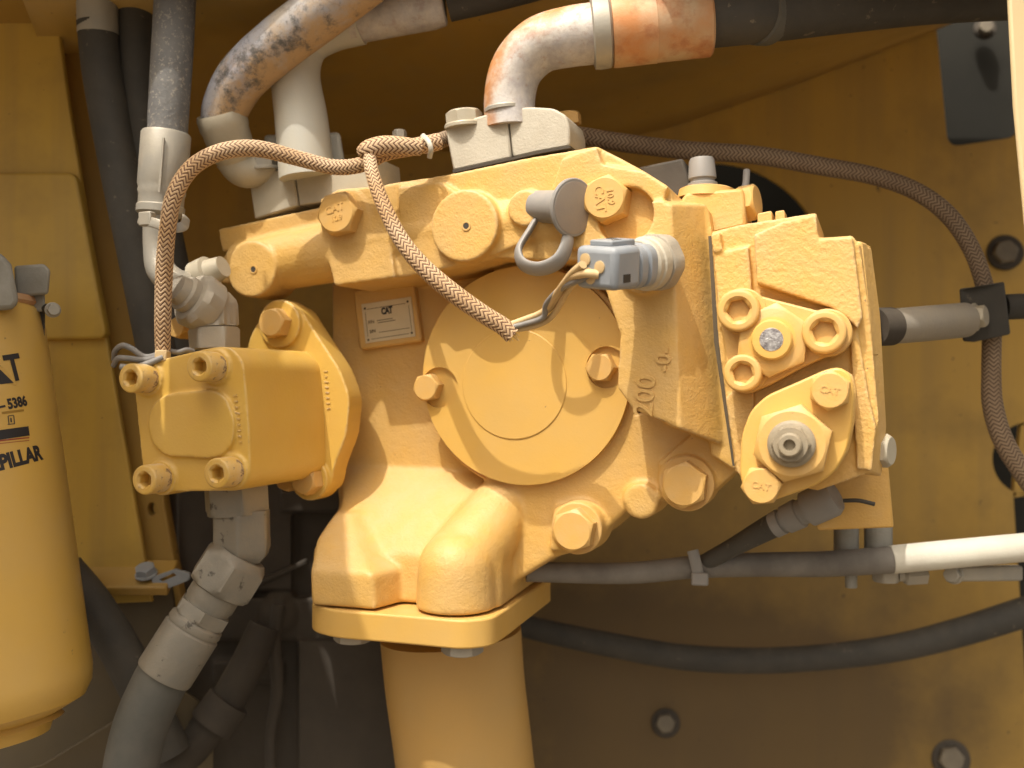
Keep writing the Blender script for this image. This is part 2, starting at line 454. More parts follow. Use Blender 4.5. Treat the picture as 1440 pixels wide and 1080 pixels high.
def around(nd, lk, c):
    uv = nd.new("ShaderNodeUVMap"); sx = nd.new("ShaderNodeSeparateXYZ"); lk.new(uv.outputs[0], sx.inputs[0])
    x = nd.new("ShaderNodeMath"); x.operation = 'SUBTRACT'; lk.new(sx.outputs[0], x.inputs[0]); x.inputs[1].default_value = c
    y = nd.new("ShaderNodeMath"); y.operation = 'MULTIPLY'; lk.new(x.outputs[0], y.inputs[0]); y.inputs[1].default_value = 2 * math.pi
    z = nd.new("ShaderNodeMath"); z.operation = 'COSINE'; lk.new(y.outputs[0], z.inputs[0]); return z.outputs[0]
def addn(nd, lk, a, b, k):
    x = nd.new("ShaderNodeMath"); x.operation = 'MULTIPLY_ADD'; lk.new(a, x.inputs[0]); x.inputs[1].default_value = k; lk.new(b, x.inputs[2]); return x.outputs[0]
def rusty(nd, lk, co, col, noise, ramp, mix, mul):
    f = ramp(addn(nd, lk, around(nd, lk, .78), noise(30, 6, .7), .22), .56, .78)
    col = mix(f, col, (0.50, 0.215, 0.065))
    col = mix(mul(ramp(addn(nd, lk, around(nd, lk, .15), noise(60, 6, .7), .15), .5, .75), .6), col, (.27, .24, .25))
    f2 = ramp(noise(150, 5, .7), .55, .72)
    return mix(mul(f2, .5), col, (0.30, 0.17, 0.10))
M_rustpipe = mat("rust_streaked_zinc_pipe", (0.50, 0.47, 0.45), (0.56, 0.50, 0.42), .55, .15, var=35, bump=.6, bscale=480, extra=rusty)
def rusty2(nd, lk, co, col, noise, ramp, mix, mul):
    col = mix(ramp(noise(20, 5, .6), .30, .62), col, (0.50, 0.21, 0.07))
    return mix(mul(ramp(noise(60, 5, .6), .5, .7), .8), col, (0.33, 0.11, 0.04))
M_rustferrule = mat("rust_brown_ferrule", (0.50, 0.40, 0.27), (0.46, 0.30, 0.15), .6, .1, var=25, bump=.5, bscale=700, extra=rusty2)
def hosewear(nd, lk, co, col, noise, ramp, mix, mul):
    col = mix(ramp(addn(nd, lk, around(nd, lk, .22), noise(40, 6, .7), .25), .42, .68), col, (0.44, 0.29, 0.15))
    col = mix(mul(ramp(addn(nd, lk, around(nd, lk, .0), noise(55, 7, .75), .12), .60, .72), .9), col, (0.085, 0.08, 0.075))
    return mix(mul(ramp(noise(170, 5, .7), .55, .7), .5), col, (0.20, 0.17, 0.14))
M_wornhose = mat("sun_bleached_worn_hose", (0.33, 0.34, 0.40), (0.42, 0.36, 0.28), .6, var=18, bump=.5, bscale=350, bump2=.5, b2scale=130, extra=hosewear)
M_palepipe = mat("pale_primer_pipe", (0.47, 0.46, 0.41), (0.50, 0.46, 0.37), .5, .05, var=20, bump=.35, bscale=500, dust=(.55, .46, .32), dust_amt=.4)
M_shadesleeve = mat("weathered_sleeve_shaded", (0.20, 0.18, 0.155), (0.13, 0.115, 0.10), .7, var=30, bump=.4, bscale=400, bump2=.3, b2scale=90)  # darker copy of the sleeve colour, for its shaded stretch

BR_N, BR_P = 6, 6.8 * U
def braid_mat(name, c1, c2, gap):
    m = bpy.data.materials.new(name); m.use_nodes = True
    nt = m.node_tree; nd = nt.nodes; lk = nt.links; b = nd["Principled BSDF"]; b.inputs["Roughness"].default_value = .75
    uv = nd.new("ShaderNodeUVMap"); s = nd.new("ShaderNodeSeparateXYZ"); lk.new(uv.outputs[0], s.inputs[0])
    def mth(op, a, c=None):
        x = nd.new("ShaderNodeMath"); x.operation = op
        for sl, v in ((x.inputs[0], a), (x.inputs[1], c)):
            if v is None: continue
            if isinstance(v, (int, float)): sl.default_value = v
            else: lk.new(v, sl)
        return x.outputs[0]
    fr = mth('ABSOLUTE', mth('SUBTRACT', mth('FRACT', mth('MULTIPLY', s.outputs[0], BR_N)), .5))
    t = mth('ADD', mth('DIVIDE', s.outputs[1], BR_P), mth('MULTIPLY', fr, 2.0))
    h = mth('ABSOLUTE', mth('SUBTRACT', mth('FRACT', t), .5))       # 0 in the gap middle .. .5
    mr = nd.new("ShaderNodeMapRange"); mr.inputs["From Min"].default_value = .12; mr.inputs["From Max"].default_value = .23; lk.new(h, mr.inputs["Value"])
    tc = nd.new("ShaderNodeTexCoord"); n = nd.new("ShaderNodeTexNoise"); n.inputs["Scale"].default_value = 24; n.inputs["Detail"].default_value = 5
    lk.new(tc.outputs["Object"], n.inputs["Vector"])
    r2 = nd.new("ShaderNodeMapRange"); r2.inputs["From Min"].default_value = .38; r2.inputs["From Max"].default_value = .62; lk.new(n.outputs["Fac"], r2.inputs["Value"])
    a = nd.new("ShaderNodeMix"); a.data_type = 'RGBA'; a.inputs[6].default_value = (*c1, 1); a.inputs[7].default_value = (*c2, 1); lk.new(r2.outputs[0], a.inputs["Factor"])
    g = nd.new("ShaderNodeMix"); g.data_type = 'RGBA'; g.inputs[6].default_value = (*gap, 1); lk.new(a.outputs[2], g.inputs[7]); lk.new(mr.outputs[0], g.inputs["Factor"])
    lk.new(g.outputs[2], b.inputs["Base Color"])
    return m
M_braid = braid_mat("tan_braided_sleeve", (0.48, 0.30, 0.145), (0.56, 0.40, 0.25), (0.12, 0.055, 0.028))
M_braid2 = braid_mat("brown_braided_sleeve", (0.29, 0.205, 0.13), (0.34, 0.25, 0.165), (0.10, 0.06, 0.038))
def weave(u, L):
    fr = abs((u * BR_N) % 1 - .5); t = L / BR_P + fr * 2.0
    h = abs(t % 1 - .5)
    return (min(h, .3) / .3 - 1) * 1.5 * U

# ------------------------------------------------------------------ setting: engine bay panels
sc_back = 760
def plate(name, outline, d, thick, holes=(), m=None, parent=None, bevel=1.5):
    """Flat sheet facing the camera at depth d, traced outline, with real openings."""
    cu = bpy.data.curves.new(name, 'CURVE'); cu.dimensions = '2D'; cu.fill_mode = 'BOTH'
    cu.extrude = thick * U / 2; cu.bevel_depth = bevel * U; cu.bevel_resolution = 1; cu.offset = -bevel * U
    s = (D + d) / D
    for ln in (outline, *holes):
        sp = cu.splines.new('POLY'); sp.points.add(len(ln) - 1); sp.use_cyclic_u = True
        for p, (x, y) in zip(sp.points, ln): p.co = ((x - 720) * s * U, (540 - y) * s * U, 0, 1)
    o = bpy.data.objects.new(name, cu); COL.objects.link(o)
    dg = bpy.context.evaluated_depsgraph_get(); dg.update()
    me = bpy.data.meshes.new_from_object(o.evaluated_get(dg)); bpy.data.objects.remove(o); bpy.data.curves.remove(cu)
    me.transform(Matrix.Translation((0, (d + thick / 2) * U, 0)) @ Matrix.Rotation(R(90), 4, 'X'))
    me.name = name; me.materials.append(m or M_panel)
    me.shade_smooth(); me.set_sharp_from_angle(angle=R(35))
    if parent: me.transform(WM[parent].inverted())
    o = bpy.data.objects.new(name, me); link(o, parent, WM[parent].copy() if parent else Matrix.Identity(4))
    return o
def circ(cx, cy, r, n=64, ry=None):
    return [(cx + r * math.cos(2 * math.pi * i / n), cy + (ry or r) * math.sin(2 * math.pi * i / n)) for i in range(n)]
def rounded(pts, r, n=5):
    out = []; k = len(pts)
    for i in range(k):
        a, b, c = Vector(pts[i - 1]), Vector(pts[i]), Vector(pts[(i + 1) % k])
        d1 = (a - b); d2 = (c - b); q = min(r, d1.length * .45, d2.length * .45)
        p0 = b + d1.normalized() * q; p1 = b + d2.normalized() * q
        for j in range(n + 1):
            t = j / n; out.append(tuple(p0 * (1 - t) ** 2 + b * 2 * t * (1 - t) + p1 * t * t))
    return out

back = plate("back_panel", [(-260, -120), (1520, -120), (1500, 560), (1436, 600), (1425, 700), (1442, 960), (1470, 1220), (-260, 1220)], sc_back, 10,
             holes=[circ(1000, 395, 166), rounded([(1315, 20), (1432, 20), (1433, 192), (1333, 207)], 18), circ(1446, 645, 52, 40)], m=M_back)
tag(back, kind="structure")
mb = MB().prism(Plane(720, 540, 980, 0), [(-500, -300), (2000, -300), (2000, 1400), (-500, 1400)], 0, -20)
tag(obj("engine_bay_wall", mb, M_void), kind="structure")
# sloping upper panel, lower edge meets the back panel
def slab(pts, t, n=None):
    a = [P(*p) for p in pts]
    nn = (a[1] - a[0]).cross(a[2] - a[0]).normalized()
    if nn.y < 0: nn = -nn
    return MB().rings([a, [p + nn * t * U for p in a]])
up2 = MB()
bl = spline([(x, y, 0) for x, y in ((120, 222), (500, 216), (830, 202), (1050, 142), (1312, 42), (1720, -130))], 40)
ru = []
for q in bl:
    b_ = P(q[0], q[1], 766); f_ = Vector((min(b_.x * .82, 1700 * U), 140 * U, 603 * U))
    ru.append([f_.lerp(b_, t / 6) for t in range(7)])
up2.add([p for r in ru for p in r], [(k * 7 + t, k * 7 + t + 1, k * 7 + t + 8, k * 7 + t + 7) for k in range(len(ru) - 1) for t in range(6)])
o = obj("upper_panel", up2, M_panel, sharp=0); tag(o, kind="structure")
so_ = o.modifiers.new("sheet", 'SOLIDIFY'); so_.thickness = 6 * U; so_.offset = 0
lp = thing("left_panel", P(60, 1080, 260), "olive yellow sheet metal panel with raised rectangle behind the oil filter", "panel")
plate("sheet", [(-300, -120), (62, -120), (98, 150), (150, 470), (205, 790), (214, 846), (-300, 870)], 262, 8, m=M_left, parent=lp, bevel=3)
plate("raised_pressing", rounded([(-300, 243), (108, 243), (152, 476), (-300, 484)], 14), 250, 16, m=M_left, parent=lp, bevel=5)
plate("lower_sheet", [(-300, 820), (240, 820), (290, 1150), (-300, 1150)], 300, 8, m=M_grime, parent=lp, bevel=2)
pil = thing("frame_pillar", P(190, 1080, 330), "yellow frame pillar behind the dark hoses with a round hole", "pillar")
plate("pillar_sheet", [(40, -120), (150, -120), (200, 480), (234, 720), (262, 880), (130, 880)], 320, 26, holes=[circ(214, 716, 6, 20, 9)], m=M_panel, parent=pil, bevel=3)

hood = thing("shade_hood", P(720, -200, 300), "unseen yellow hood sheet added above the pump to shade the bay", "hood")
zh = 600
def flat(name, pts, z, t, m, parent):
    a = [Vector((x * U, y * U, z * U)) for x, y in pts]
    return obj(name, MB().rings([a, [p + Vector((0, 0, t * U)) for p in a]]), m, parent, bevel=2)
flat("shade_hood_sheet", [(-1500, 1100), (-1500, -800), (-720, -800), (-690, -30), (-500, 15), (170, 15), (200, -180), (1800, -180), (1800, 145), (-520, 145), (-520, 1100)], zh, 8, M_panel, hood)  # added unseen sheet, stepped outline sets where the shade falls

door = thing("shade_door", P(-60, 900, -500), "unseen yellow door added at the left to shade the gear pump", "door")
obj("shade_door_skin", MB().rings([[Vector((x * U, y * U, z * U)) for y, z in ((-900, -700), (-235, -700), (-235, 925), (-900, 925))] for x in (-628, -622)]), M_panel, door, bevel=2)  # unseen upright sheet, added to keep the sun off the gear pump
gm = mat("dry_earth", (0.14, 0.112, 0.08), (0.11, 0.09, 0.065), .9, var=1.5, bump=.5, bscale=30)
tag(obj("ground", MB().add([Vector((-60, -60, -1.25)), Vector((60, -60, -1.25)), Vector((60, 60, -1.25)), Vector((-60, 60, -1.25))], [(0, 1, 2, 3)]), gm), kind="structure")
# door post at the right edge
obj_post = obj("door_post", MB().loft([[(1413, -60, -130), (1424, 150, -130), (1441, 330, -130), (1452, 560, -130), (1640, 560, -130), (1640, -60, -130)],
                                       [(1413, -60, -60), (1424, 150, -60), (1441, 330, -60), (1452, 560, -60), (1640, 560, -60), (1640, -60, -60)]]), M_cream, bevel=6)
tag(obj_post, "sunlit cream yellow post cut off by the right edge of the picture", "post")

# ------------------------------------------------------------------ main hydraulic pump
pump = thing("hydraulic_pump", P(620, 880, 80), "large yellow cast hydraulic pump with round cover plate and control block", "pump")
H = MB()
H.prism(PM, [(466, 398), (700, 372), (880, 380), (1010, 420), (1030, 560), (1034, 655), (965, 705), (900, 705), (810, 765), (700, 720), (560, 760), (478, 742), (470, 640)], -118, -290)
H.disc(PM, 742, 532, 160, -77, -180)
# rail across the top: rounded bar, web, bosses
H.add(*(lambda t: (t.v, t.f))(tube([(338, 380, 195, 38), (450, 358, 155, 42), (650, 324, 75, 44), (840, 310, 0, 46), (930, 322, -40, 42)], seg=24)))
H.prism(PM, [(452, 296), (520, 268), (545, 258), (600, 250), (640, 243), (740, 222), (800, 212), (838, 205), (872, 222), (905, 240), (938, 262), (946, 276), (936, 345), (840, 366), (760, 366), (700, 362), (640, 378), (560, 390), (455, 350)], -4, -170)
H.prism(PM, [(306, 322), (380, 306), (450, 291), (560, 270), (560, 330), (400, 350), (312, 354)], -22, -150)
H.disc(PM, 353, 378, 40, 12, -60)
H.prism(PM, [(305, 375), (318, 355), (345, 340), (380, 345), (412, 362), (418, 375), (385, 392), (345, 400), (312, 398)], 2, -60)
H.disc(PM, 652, 317, 51, 22, -60)
H.prism(PM, [(560, 262), (620, 255), (690, 300), (740, 285), (752, 335), (690, 360), (600, 384), (560, 340)], 4, -60)
H.prism(PM, [(450, 280), (475, 266), (520, 262), (540, 290), (556, 390), (470, 402), (455, 340)], 6, -120)
H.disc(PM, 484, 306, 40, 8, -60)
H.disc(PM, 738, 292, 26, 16, -40)
# peak at the upper right, around the deep-set bolt
H.prism(PM, [(790, 222), (838, 205), (846, 230), (905, 240), (940, 262), (925, 300), (905, 345), (850, 360), (795, 345), (770, 280)], 12, -120)
# head slab
def ring(pts, off): return [PM.hit(x, y, off) for x, y in pts]
H.prism(PM, [(866, 302), (900, 285), (932, 280), (945, 292), (950, 420), (957, 602), (890, 576), (868, 545), (872, 470), (850, 405)], 26, -90)
h_ = PM.hit
H.rings([[h_(925, 282, 22), h_(944, 287, 25), h_(993, 288, -42), h_(985, 285, -130), h_(925, 282, -130)],
         [h_(945, 420, 22), h_(951, 422, 25), h_(1004, 432, -42), h_(998, 430, -130), h_(940, 420, -130)],
         [h_(940, 598, 22), h_(958, 604, 25), h_(1020, 628, -42), h_(1014, 626, -130), h_(930, 592, -130)]])
H.disc(PM, 905, 372, 41, 36, -20)
H.prism(PM, [(972, 287), (996, 294), (1002, 330), (1012, 480), (1034, 640), (1034, 662), (1000, 640), (975, 480)], -40, -200)
# lower right bolt flange
H.prism(PM, [(690, 840), (700, 690), (800, 660), (900, 580), (985, 540), (1033, 540), (1036, 662), (992, 703), (962, 714), (928, 703), (884, 716), (842, 755), (812, 776), (780, 784)], -78, -220)
H.prism(PM, [(772, 776), (778, 712), (810, 705), (845, 735), (842, 755), (812, 776)], -64, -180)
H.prism(PM, [(926, 700), (926, 650), (985, 600), (1033, 560), (1036, 662), (992, 703), (962, 714)], -64, -180)
H.disc(PM, 810, 743, 38, -54, -120); H.disc(PM, 964, 680, 40, -54, -120)
H.disc(PM, 900, 705, 26, -60, -150)
# foot with the suction port
def lvl(py, d=-40): return (540 - py) * (D + d) / D
def plan(py, pts): 
    z = lvl(py)
    return [Vector(((x - 720) * (D + d) / D * U, d * U, z * U)) for x, d in pts]
H.rings([plan(668, [(478, 242), (590, 195), (720, 150), (760, 200), (760, 310), (520, 320)]),
         plan(742, [(478, 162), (575, 118), (706, 62), (752, 130), (772, 300), (485, 320)]),
         plan(772, [(458, 140), (566, 94), (698, 38), (735, 90), (772, 300), (478, 320)]),
         plan(800, [(440, 112), (560, 74), (692, 22), (707, 40), (772, 300), (465, 320)]),
         plan(872, [(440, 108), (560, 70), (690, 18), (706, 34), (772, 298), (470, 320)])])
H.rings([plan(745, [(472, 140), (492, 134), (530, 145), (560, 220), (480, 220)]),
         plan(782, [(444, 92), (502, 84), (548, 112), (575, 220), (470, 220)]),
         plan(820, [(436, 52), (524, 20), (566, 74), (575, 220), (460, 220)]),
         plan(872, [(438, 50), (527, 18), (568, 70), (575, 220), (460, 220)])])
for (px, d, r, top) in ((642, 38, 56, 800),):
    c0 = Vector(((px - 720) * (D + d) / D * U, d * U, lvl(top, d) * U))
    H.ball(c0, r, 24)
    H.add(*(lambda t: (t.v, t.f))(tube([(644, 796, 46, 52), (680, 752, 88, 50), (712, 705, 128, 44)], seg=24)))
    H.lathe(Matrix.Translation(Vector((c0.x, c0.y, lvl(872) * U))), [(r + 3, 0), (r, lvl(top, d) - lvl(872))], 32)
cut = [MB().disc(PM, 852, 285, 45, 120, -10)]
housing = cast("housing", H, M_cast, pump, 2.1, 9, cut)
def soften(o, zmax, band, it):
    vg = o.vertex_groups.new(name="soft"); mw = WM[o]
    for v in o.data.vertices:
        z = (mw @ v.co).z / U; w = max(0, min(1, (zmax - z) / band))
        if w > 0: vg.add([v.index], w, 'REPLACE')
    m = o.modifiers.new("soft", 'SMOOTH'); m.factor = .5; m.iterations = it; m.vertex_group = "soft"
    bake(o); o.vertex_groups.clear(); o.data.shade_smooth()
soften(housing, -110, 50, 42)

# cover plate
CO = -62
CV = MB().disc(PM, 735, 528, 154, CO, CO - 15, 128)
cover = obj("cover", CV, M_yel, pump)
cutmesh(cover, [MB().disc(PM, 606, 545, 29, CO + 30, CO - 7, 48), MB().disc(PM, 845, 516, 30, CO + 30, CO - 7, 48)], 2.2)
obj("raised_centre", MB().disc(PM, 722, 540, 78, CO + 1.6, CO - 3, 96), M_yel, cover, bevel=1.2)
obj("cover_rim", MB().disc(PM, 739, 530, 156.5, CO - 15.2, CO - 24, 96), M_rustferrule, cover)
inst("bolt", hexhead(22, 22, M_bolt), cover, frame(PM.hit(606, 545, CO - 7), PM.n, roll=12))
b = inst("bolt", hexhead(22, 22, M_bolt), cover, frame(PM.hit(848, 517, CO - 7), PM.n, roll=0))

def bolt(px, py, off, Rc, h, roll, washer=0, parent=pump, letters=None, m=M_bolt, pl=PM, name="bolt", label=None):
    Mx = frame(pl.hit(px, py, off), pl.n, roll=roll)
    o = inst(name, hexhead(Rc, h, m, washer), parent, Mx, label)
    if letters:
        top = h + (4 if washer else 0)
        mbs = [text_mb(s, sz, frame(pl.hit(px, py, off) + pl.n * (top + .1) * U, pl.n) @ Matrix.Rotation(R(rot), 4, 'Z') @ Matrix.Translation((x * U, y * U, 0)), .9, .25) for s, sz, rot, x, y in letters]
        obj("lettering", merge(*mbs), m, o, sharp=30)
    return o
bolt(484, 303, 6, 34, 26, 8, 0, letters=[("CAT", 11, 14, 0, 6), ("10.9", 8, 14, 0, -9)])
bolt(858, 284, -10, 33, 34, 20, 0, letters=[("10.9", 9, -82, 0, 9), ("CAT", 13, -82, 0, -6)])
bolt(812, 743, -54, 32, 24, 20, 37, letters=None)
bolt(966, 680, -54, 33, 24, 25, 38, letters=None)
# small plug in the middle boss, left boss pin hole
for px, py in ((656, 318), (357, 379)):
    mbx = MB().lathe(frame(PM.hit(px, py, 21 if px > 500 else 11), PM.n), [(7, 0), (7, 2.2), (5, 2.4), (4.2, 1.6)], 24)
    obj("plug_rim", mbx, M_bolt, pump)
    mbx = MB().lathe(frame(PM.hit(px, py, 21 if px > 500 else 11), PM.n), [(4.3, 1.2), (4.3, 1.9)], 16)
    obj("plug_hole", mbx, M_black, pump)
# cast lettering on the head slab
ZR = lambda p, rot: frame(p, PM.n) @ Matrix.Rotation(R(rot), 4, 'Z')
obj("lettering", merge(text_mb("200", 25, ZR(PM.hit(908, 556, 26.5), 84), 2.2, .5), text_mb("-0-", 20, ZR(PM.hit(934, 505, 26.5), 84), 2.2, .4)), M_flat, pump, sharp=30)

# nameplate
NO = -103
obj("nameplate_pad", MB().prism(PM, rounded([(496, 408), (581, 397), (593, 480), (506, 492)], 5), NO - 1.5, NO - 30), M_flat, pump, bevel=3)
npl = obj("nameplate", MB().prism(PM, [(508, 428), (578, 417), (584, 473), (514, 483)], NO, NO - 3), M_plate, pump, bevel=.3)
NR = 8.3
def onplate(px, py): return frame(PM.hit(px, py, NO + .3), PM.n) @ Matrix.Rotation(R(NR), 4, 'Z')
obj("logo_print", text_mb("CAT", 10, onplate(544, 437), .15, .9, sx=.72, spacing=.9), M_ink, npl)
pr = MB()
for (x0, y0, x1, y1) in ((516, 435, 570, 426.5), (522, 477, 575, 469), (513.5, 439, 517.5, 474), (574.5, 429, 579, 465), (533, 467.5, 576, 461)):
    a, c = PM.hit(x0, y0, NO + .3), PM.hit(x1, y1, NO + .3); t = (c - a).normalized(); w = PM.n.cross(t) * .45 * U
    pr.add([a - w, a + w, c + w, c - w], [(0, 1, 2, 3)])
pr = merge(pr, text_mb("P/N", 5, onplate(522, 453), .1, .15), text_mb("S/N", 5, onplate(524, 466), .1, .15), text_mb("00000", 5, onplate(540, 450), .1, .1) if False else MB())
for (x0, y0, x1, y1) in ((530, 451, 552, 447.5), (531, 454, 556, 450)):
    a, c = PM.hit(x0, y0, NO + .3), PM.hit(x1, y1, NO + .3); t = (c - a).normalized(); w = PM.n.cross(t) * .6 * U
    pr.add([a - w, a + w, c + w, c - w], [(0, 1, 2, 3)])
obj("print", pr, M_ink2, npl)
for x, y in ((513, 434), (573, 424), (518, 478), (579, 468)):
    obj("rivet", MB().lathe(frame(PM.hit(x, y, NO), PM.n), [(2, 0), (1.6, .8), (.6, 1.1)], 14), M_ink2, npl)

# ---- control block on the right
K = MB()
K.prism(PM, [(1000, 326), (1040, 316), (1148, 299), (1152, 334), (1198, 331), (1209, 344), (1224, 450), (1236, 590), (1226, 664), (1150, 690), (1034, 664), (1010, 480)], 0, -190)
K.prism(PM, [(1064, 398), (1060, 330), (1100, 312), (1147, 301), (1151, 335), (1199, 333), (1213, 446), (1206, 462), (1190, 446), (1168, 432)], 24, -60)
K.prism(PM, [(1003, 356), (1052, 346), (1056, 385), (1058, 440), (1012, 462)], 13, -40)
K.prism(PM, [(999, 328), (1012, 326), (1016, 352), (1003, 356)], 16, -40)
K.prism(PM, [(1190, 440), (1206, 462), (1222, 560), (1232, 600), (1226, 662), (1205, 660), (1196, 480)], 10, -60)
K.prism(PM, [(1020, 560), (1060, 520), (1060, 690), (1036, 664)], 6, -60)
obj("gasket", MB().prism(PM, [(996, 332), (1008, 330), (1020, 480), (1040, 640), (1040, 656), (1030, 655), (1004, 480)], -14, -160), M_grime, pump)
ctrl = cast("control_block", K, M_rough, pump, 2.0, 6)
bpl = obj("back_plate", MB().prism(PM, [(1190, 338), (1224, 345), (1237, 440), (1244, 600), (1257, 742), (1150, 746), (1138, 690), (1130, 600), (1130, 400)], -190, -216), M_flat, pump, bevel=3)
def ringp(pts, off): return [PM.hit(x, y, off) for x, y in pts]
obj("block_side", MB().rings([ringp([(1180, 342), (1205, 341), (1217, 450), (1228, 600), (1224, 664), (1180, 664)], -4), ringp([(1180, 342), (1226, 349), (1239, 450), (1247, 600), (1240, 670), (1180, 664)], -64)]), M_flat, pump, bevel=3)
obj("side_rib", MB().rings([ringp([(1196, 338), (1212, 340), (1224, 450), (1228, 500), (1214, 500)], -20), ringp([(1196, 338), (1220, 343), (1232, 450), (1236, 500), (1214, 500)], -46)]), M_flat, pump, bevel=2)
inst("bolt", hexhead(22, 26, M_cad, 0), bpl, frame(PM.hit(1226, 633, -70) , (0.75, -0.62, 0.0), roll=30))
# valve flange with three socket screws and a plug
vf = obj("valve_flange", MB().prism(PM, rounded([(1013, 452), (1017, 424), (1040, 407), (1072, 417), (1150, 437), (1186, 440), (1198, 466), (1190, 490), (1130, 516), (1086, 540), (1052, 555), (1028, 548), (1021, 515)], 8), 30, 2), M_bolt, pump, bevel=2.5)
for px, py, r, pr_, h in ((1044, 438, 33, 26.5, 24), (1163, 468, 34, 26.5, 22), (1050, 525, 28, 23.5, 24)):
    obj("screw_boss", MB().disc(PM, px, py, r, 34, 2, 64), M_bolt, vf, bevel=2)
    inst("socket_screw", capscrew(pr_, h, M_bolt), vf, frame(PM.hit(px - 3, py, 34), PM.n, roll=random.uniform(0, 60)))
pg = inst("plug", hexhead(47, 20, M_bolt, 0), vf, frame(PM.hit(1088, 479, 30), PM.n, roll=24))
q = frame(PM.hit(1088, 479, 30), PM.n)
obj("plug_button", MB().lathe(q, [(29, 19), (29, 20.5), (25, 21), (25, 27), (23, 29.5), (16, 30)], 48), M_yel, pg)
obj("worn_metal_spot", MB().lathe(q, [(15.5, 29), (14, 30.6), (6, 30.9)], 32), M_steel, pg)
# adjuster plate
APO = [(1040, 670), (1042, 615), (1055, 578), (1078, 556), (1120, 538), (1160, 520), (1180, 516), (1196, 526), (1201, 547), (1199, 593), (1190, 637), (1173, 665), (1147, 683), (1088, 704), (1069, 708), (1050, 697)]
obj("adjuster_flange", MB().prism(PM, [(x * .96 + 1118 * .04 + 6, y * .96 + 612 * .04 - 2) for x, y in APO], 46, 0), M_flat, pump, bevel=2)
apl = obj("adjuster_plate", MB().prism(PM, rounded(APO, 12, 4), 60, 47), M_yel, pump, bevel=2.5)
for px, py, rl in ((1166, 549, 24), (1071, 681, 6)):
    o = inst("bolt", hexhead(25, 24, M_bolt), apl, frame(PM.hit(px + 2, py, 60), PM.n, roll=rl))
    obj("lettering", text_mb("CAT", 8, frame(PM.hit(px + 2, py, 60) + PM.n * 24 * U, PM.n, roll=-10), .8, .2), M_bolt, o)
obj("washer_paint_patch", MB().prism(PM, rounded([(1153, 525), (1166, 520), (1170, 536), (1155, 538)], 3), 60.6, 58), M_iron, apl)
nut = inst("lock_nut", hexhead(48, 30, M_bolt), apl, frame(PM.hit(1116, 622, 60), PM.n, roll=18))
q = frame(PM.hit(1116, 622, 60), PM.n)
obj("adjusting_screw", MB().lathe(q, [(28, 29), (28, 36), (26, 38), (24, 39)], 48), M_dusty, apl)
obj("screw_hexagon", MB().poly(q, [(23, 38, 23), (23, 47, 23), (23, 50, 20)], 6, 48), M_dusty, apl)
obj("stud", MB().lathe(q, [(14, 49), (14, 61), (12, 63), (7, 63), (6, 54)], 32), M_dusty, apl)

# ---- things behind the block (top right)
vb = MB().prism(PM, [(950, 290), (965, 270), (1045, 264), (1050, 318), (1000, 330)], -70, -150)
valve = thing("relief_valve", P(1000, 330, 0), "small yellow valve block with black plug cap behind the head of the pump", "valve")
obj("valve_body", vb, M_flat, valve, bevel=5)
obj("valve_neck", MB().lathe(frame(P(995, 268, 20), (0.05, 0, 1)), [(42, -12), (40, 0), (34, 3)], 40), M_bolt, valve)
obj("rubber_cap", MB().lathe(frame(P(988, 262, 20), (-.03, 0, 1)), [(21, -6), (21, 4), (17, 6), (17, 9), (20, 11), (18, 36), (16, 40)], 40), M_cap, valve)
inst("bolt", hexhead(27, 26, M_bolt), valve, frame(P(1040, 288, 0), (.85, -.5, .1), roll=20))
obj("bleed_tube", tube([(1040, 275, 20, 5), (1048, 262, 30, 5), (1050, 240, 40, 5)], 14), M_cap, valve)
obj("rear_lug", MB().prism(PM, [(1065, 300), (1085, 296), (1087, 330), (1065, 335)], -60, -110), M_flat, valve, bevel=2)
obj("rear_lug", MB().prism(PM, [(1090, 297), (1103, 295), (1105, 325), (1090, 330)], -70, -110), M_flat, valve, bevel=2)
obj("rear_cover", MB().prism(PM, [(896, 235), (960, 222), (975, 270), (930, 285)], -110, -190), M_eng, valve, bevel=4)  # dark casting colour stands in for shade on this cover

# ------------------------------------------------------------------ gear pump
gp = thing("gear_pump", P(330, 690, 60), "smaller yellow gear pump bolted to the left side of the main pump", "pump")
G = MB()
face = rounded([(186, 522), (214, 508), (300, 488), (324, 487), (342, 508), (350, 600), (352, 672), (338, 690), (216, 692), (202, 676)], 16)
G.prism(PM, face, 180, -22)
G.prism(PM, rounded([(205, 592), (216, 564), (238, 553), (300, 547), (318, 560), (330, 592), (327, 622), (316, 638), (298, 645), (234, 642), (214, 626)], 22), 187, 120)
for px, py in ((207, 532), (302, 516), (226, 672), (326, 663)): G.disc(PM, px, py, 25, 184, 40)
gb = cast("gear_pump_body", G, M_gear, gp, 1.9, 9)
fl = MB().prism(PM, rounded([(345, 500), (352, 470), (370, 442), (392, 428), (420, 430), (436, 456), (478, 520), (492, 560), (487, 612), (470, 655), (464, 690), (434, 698), (408, 660), (360, 640)], 14), -18, -60)
fl.disc(PM, 392, 455, 34, -10, -50); fl.disc(PM, 434, 674, 30, -10, -50)
cast("mounting_flange", fl, M_gear, gp, 2.0, 6)
for px, py in ((207, 532), (302, 516), (226, 672), (326, 663)):
    inst("socket_screw", capscrew(20.5, 34, M_gear, .5), gp, frame(PM.hit(px, py, 183), PM.n, roll=random.uniform(0, 60)))
inst("bolt", hexhead(24, 24, M_bolt), gp, frame(PM.hit(392, 455, -10), PM.n, roll=10))
inst("bolt", hexhead(22, 26, M_bolt), gp, frame(PM.hit(438, 675, -10), PM.n, roll=40))
inst("bolt", hexhead(20, 26, M_bolt), gp, frame(PM.hit(413, 672, -40), PM.n, roll=40))
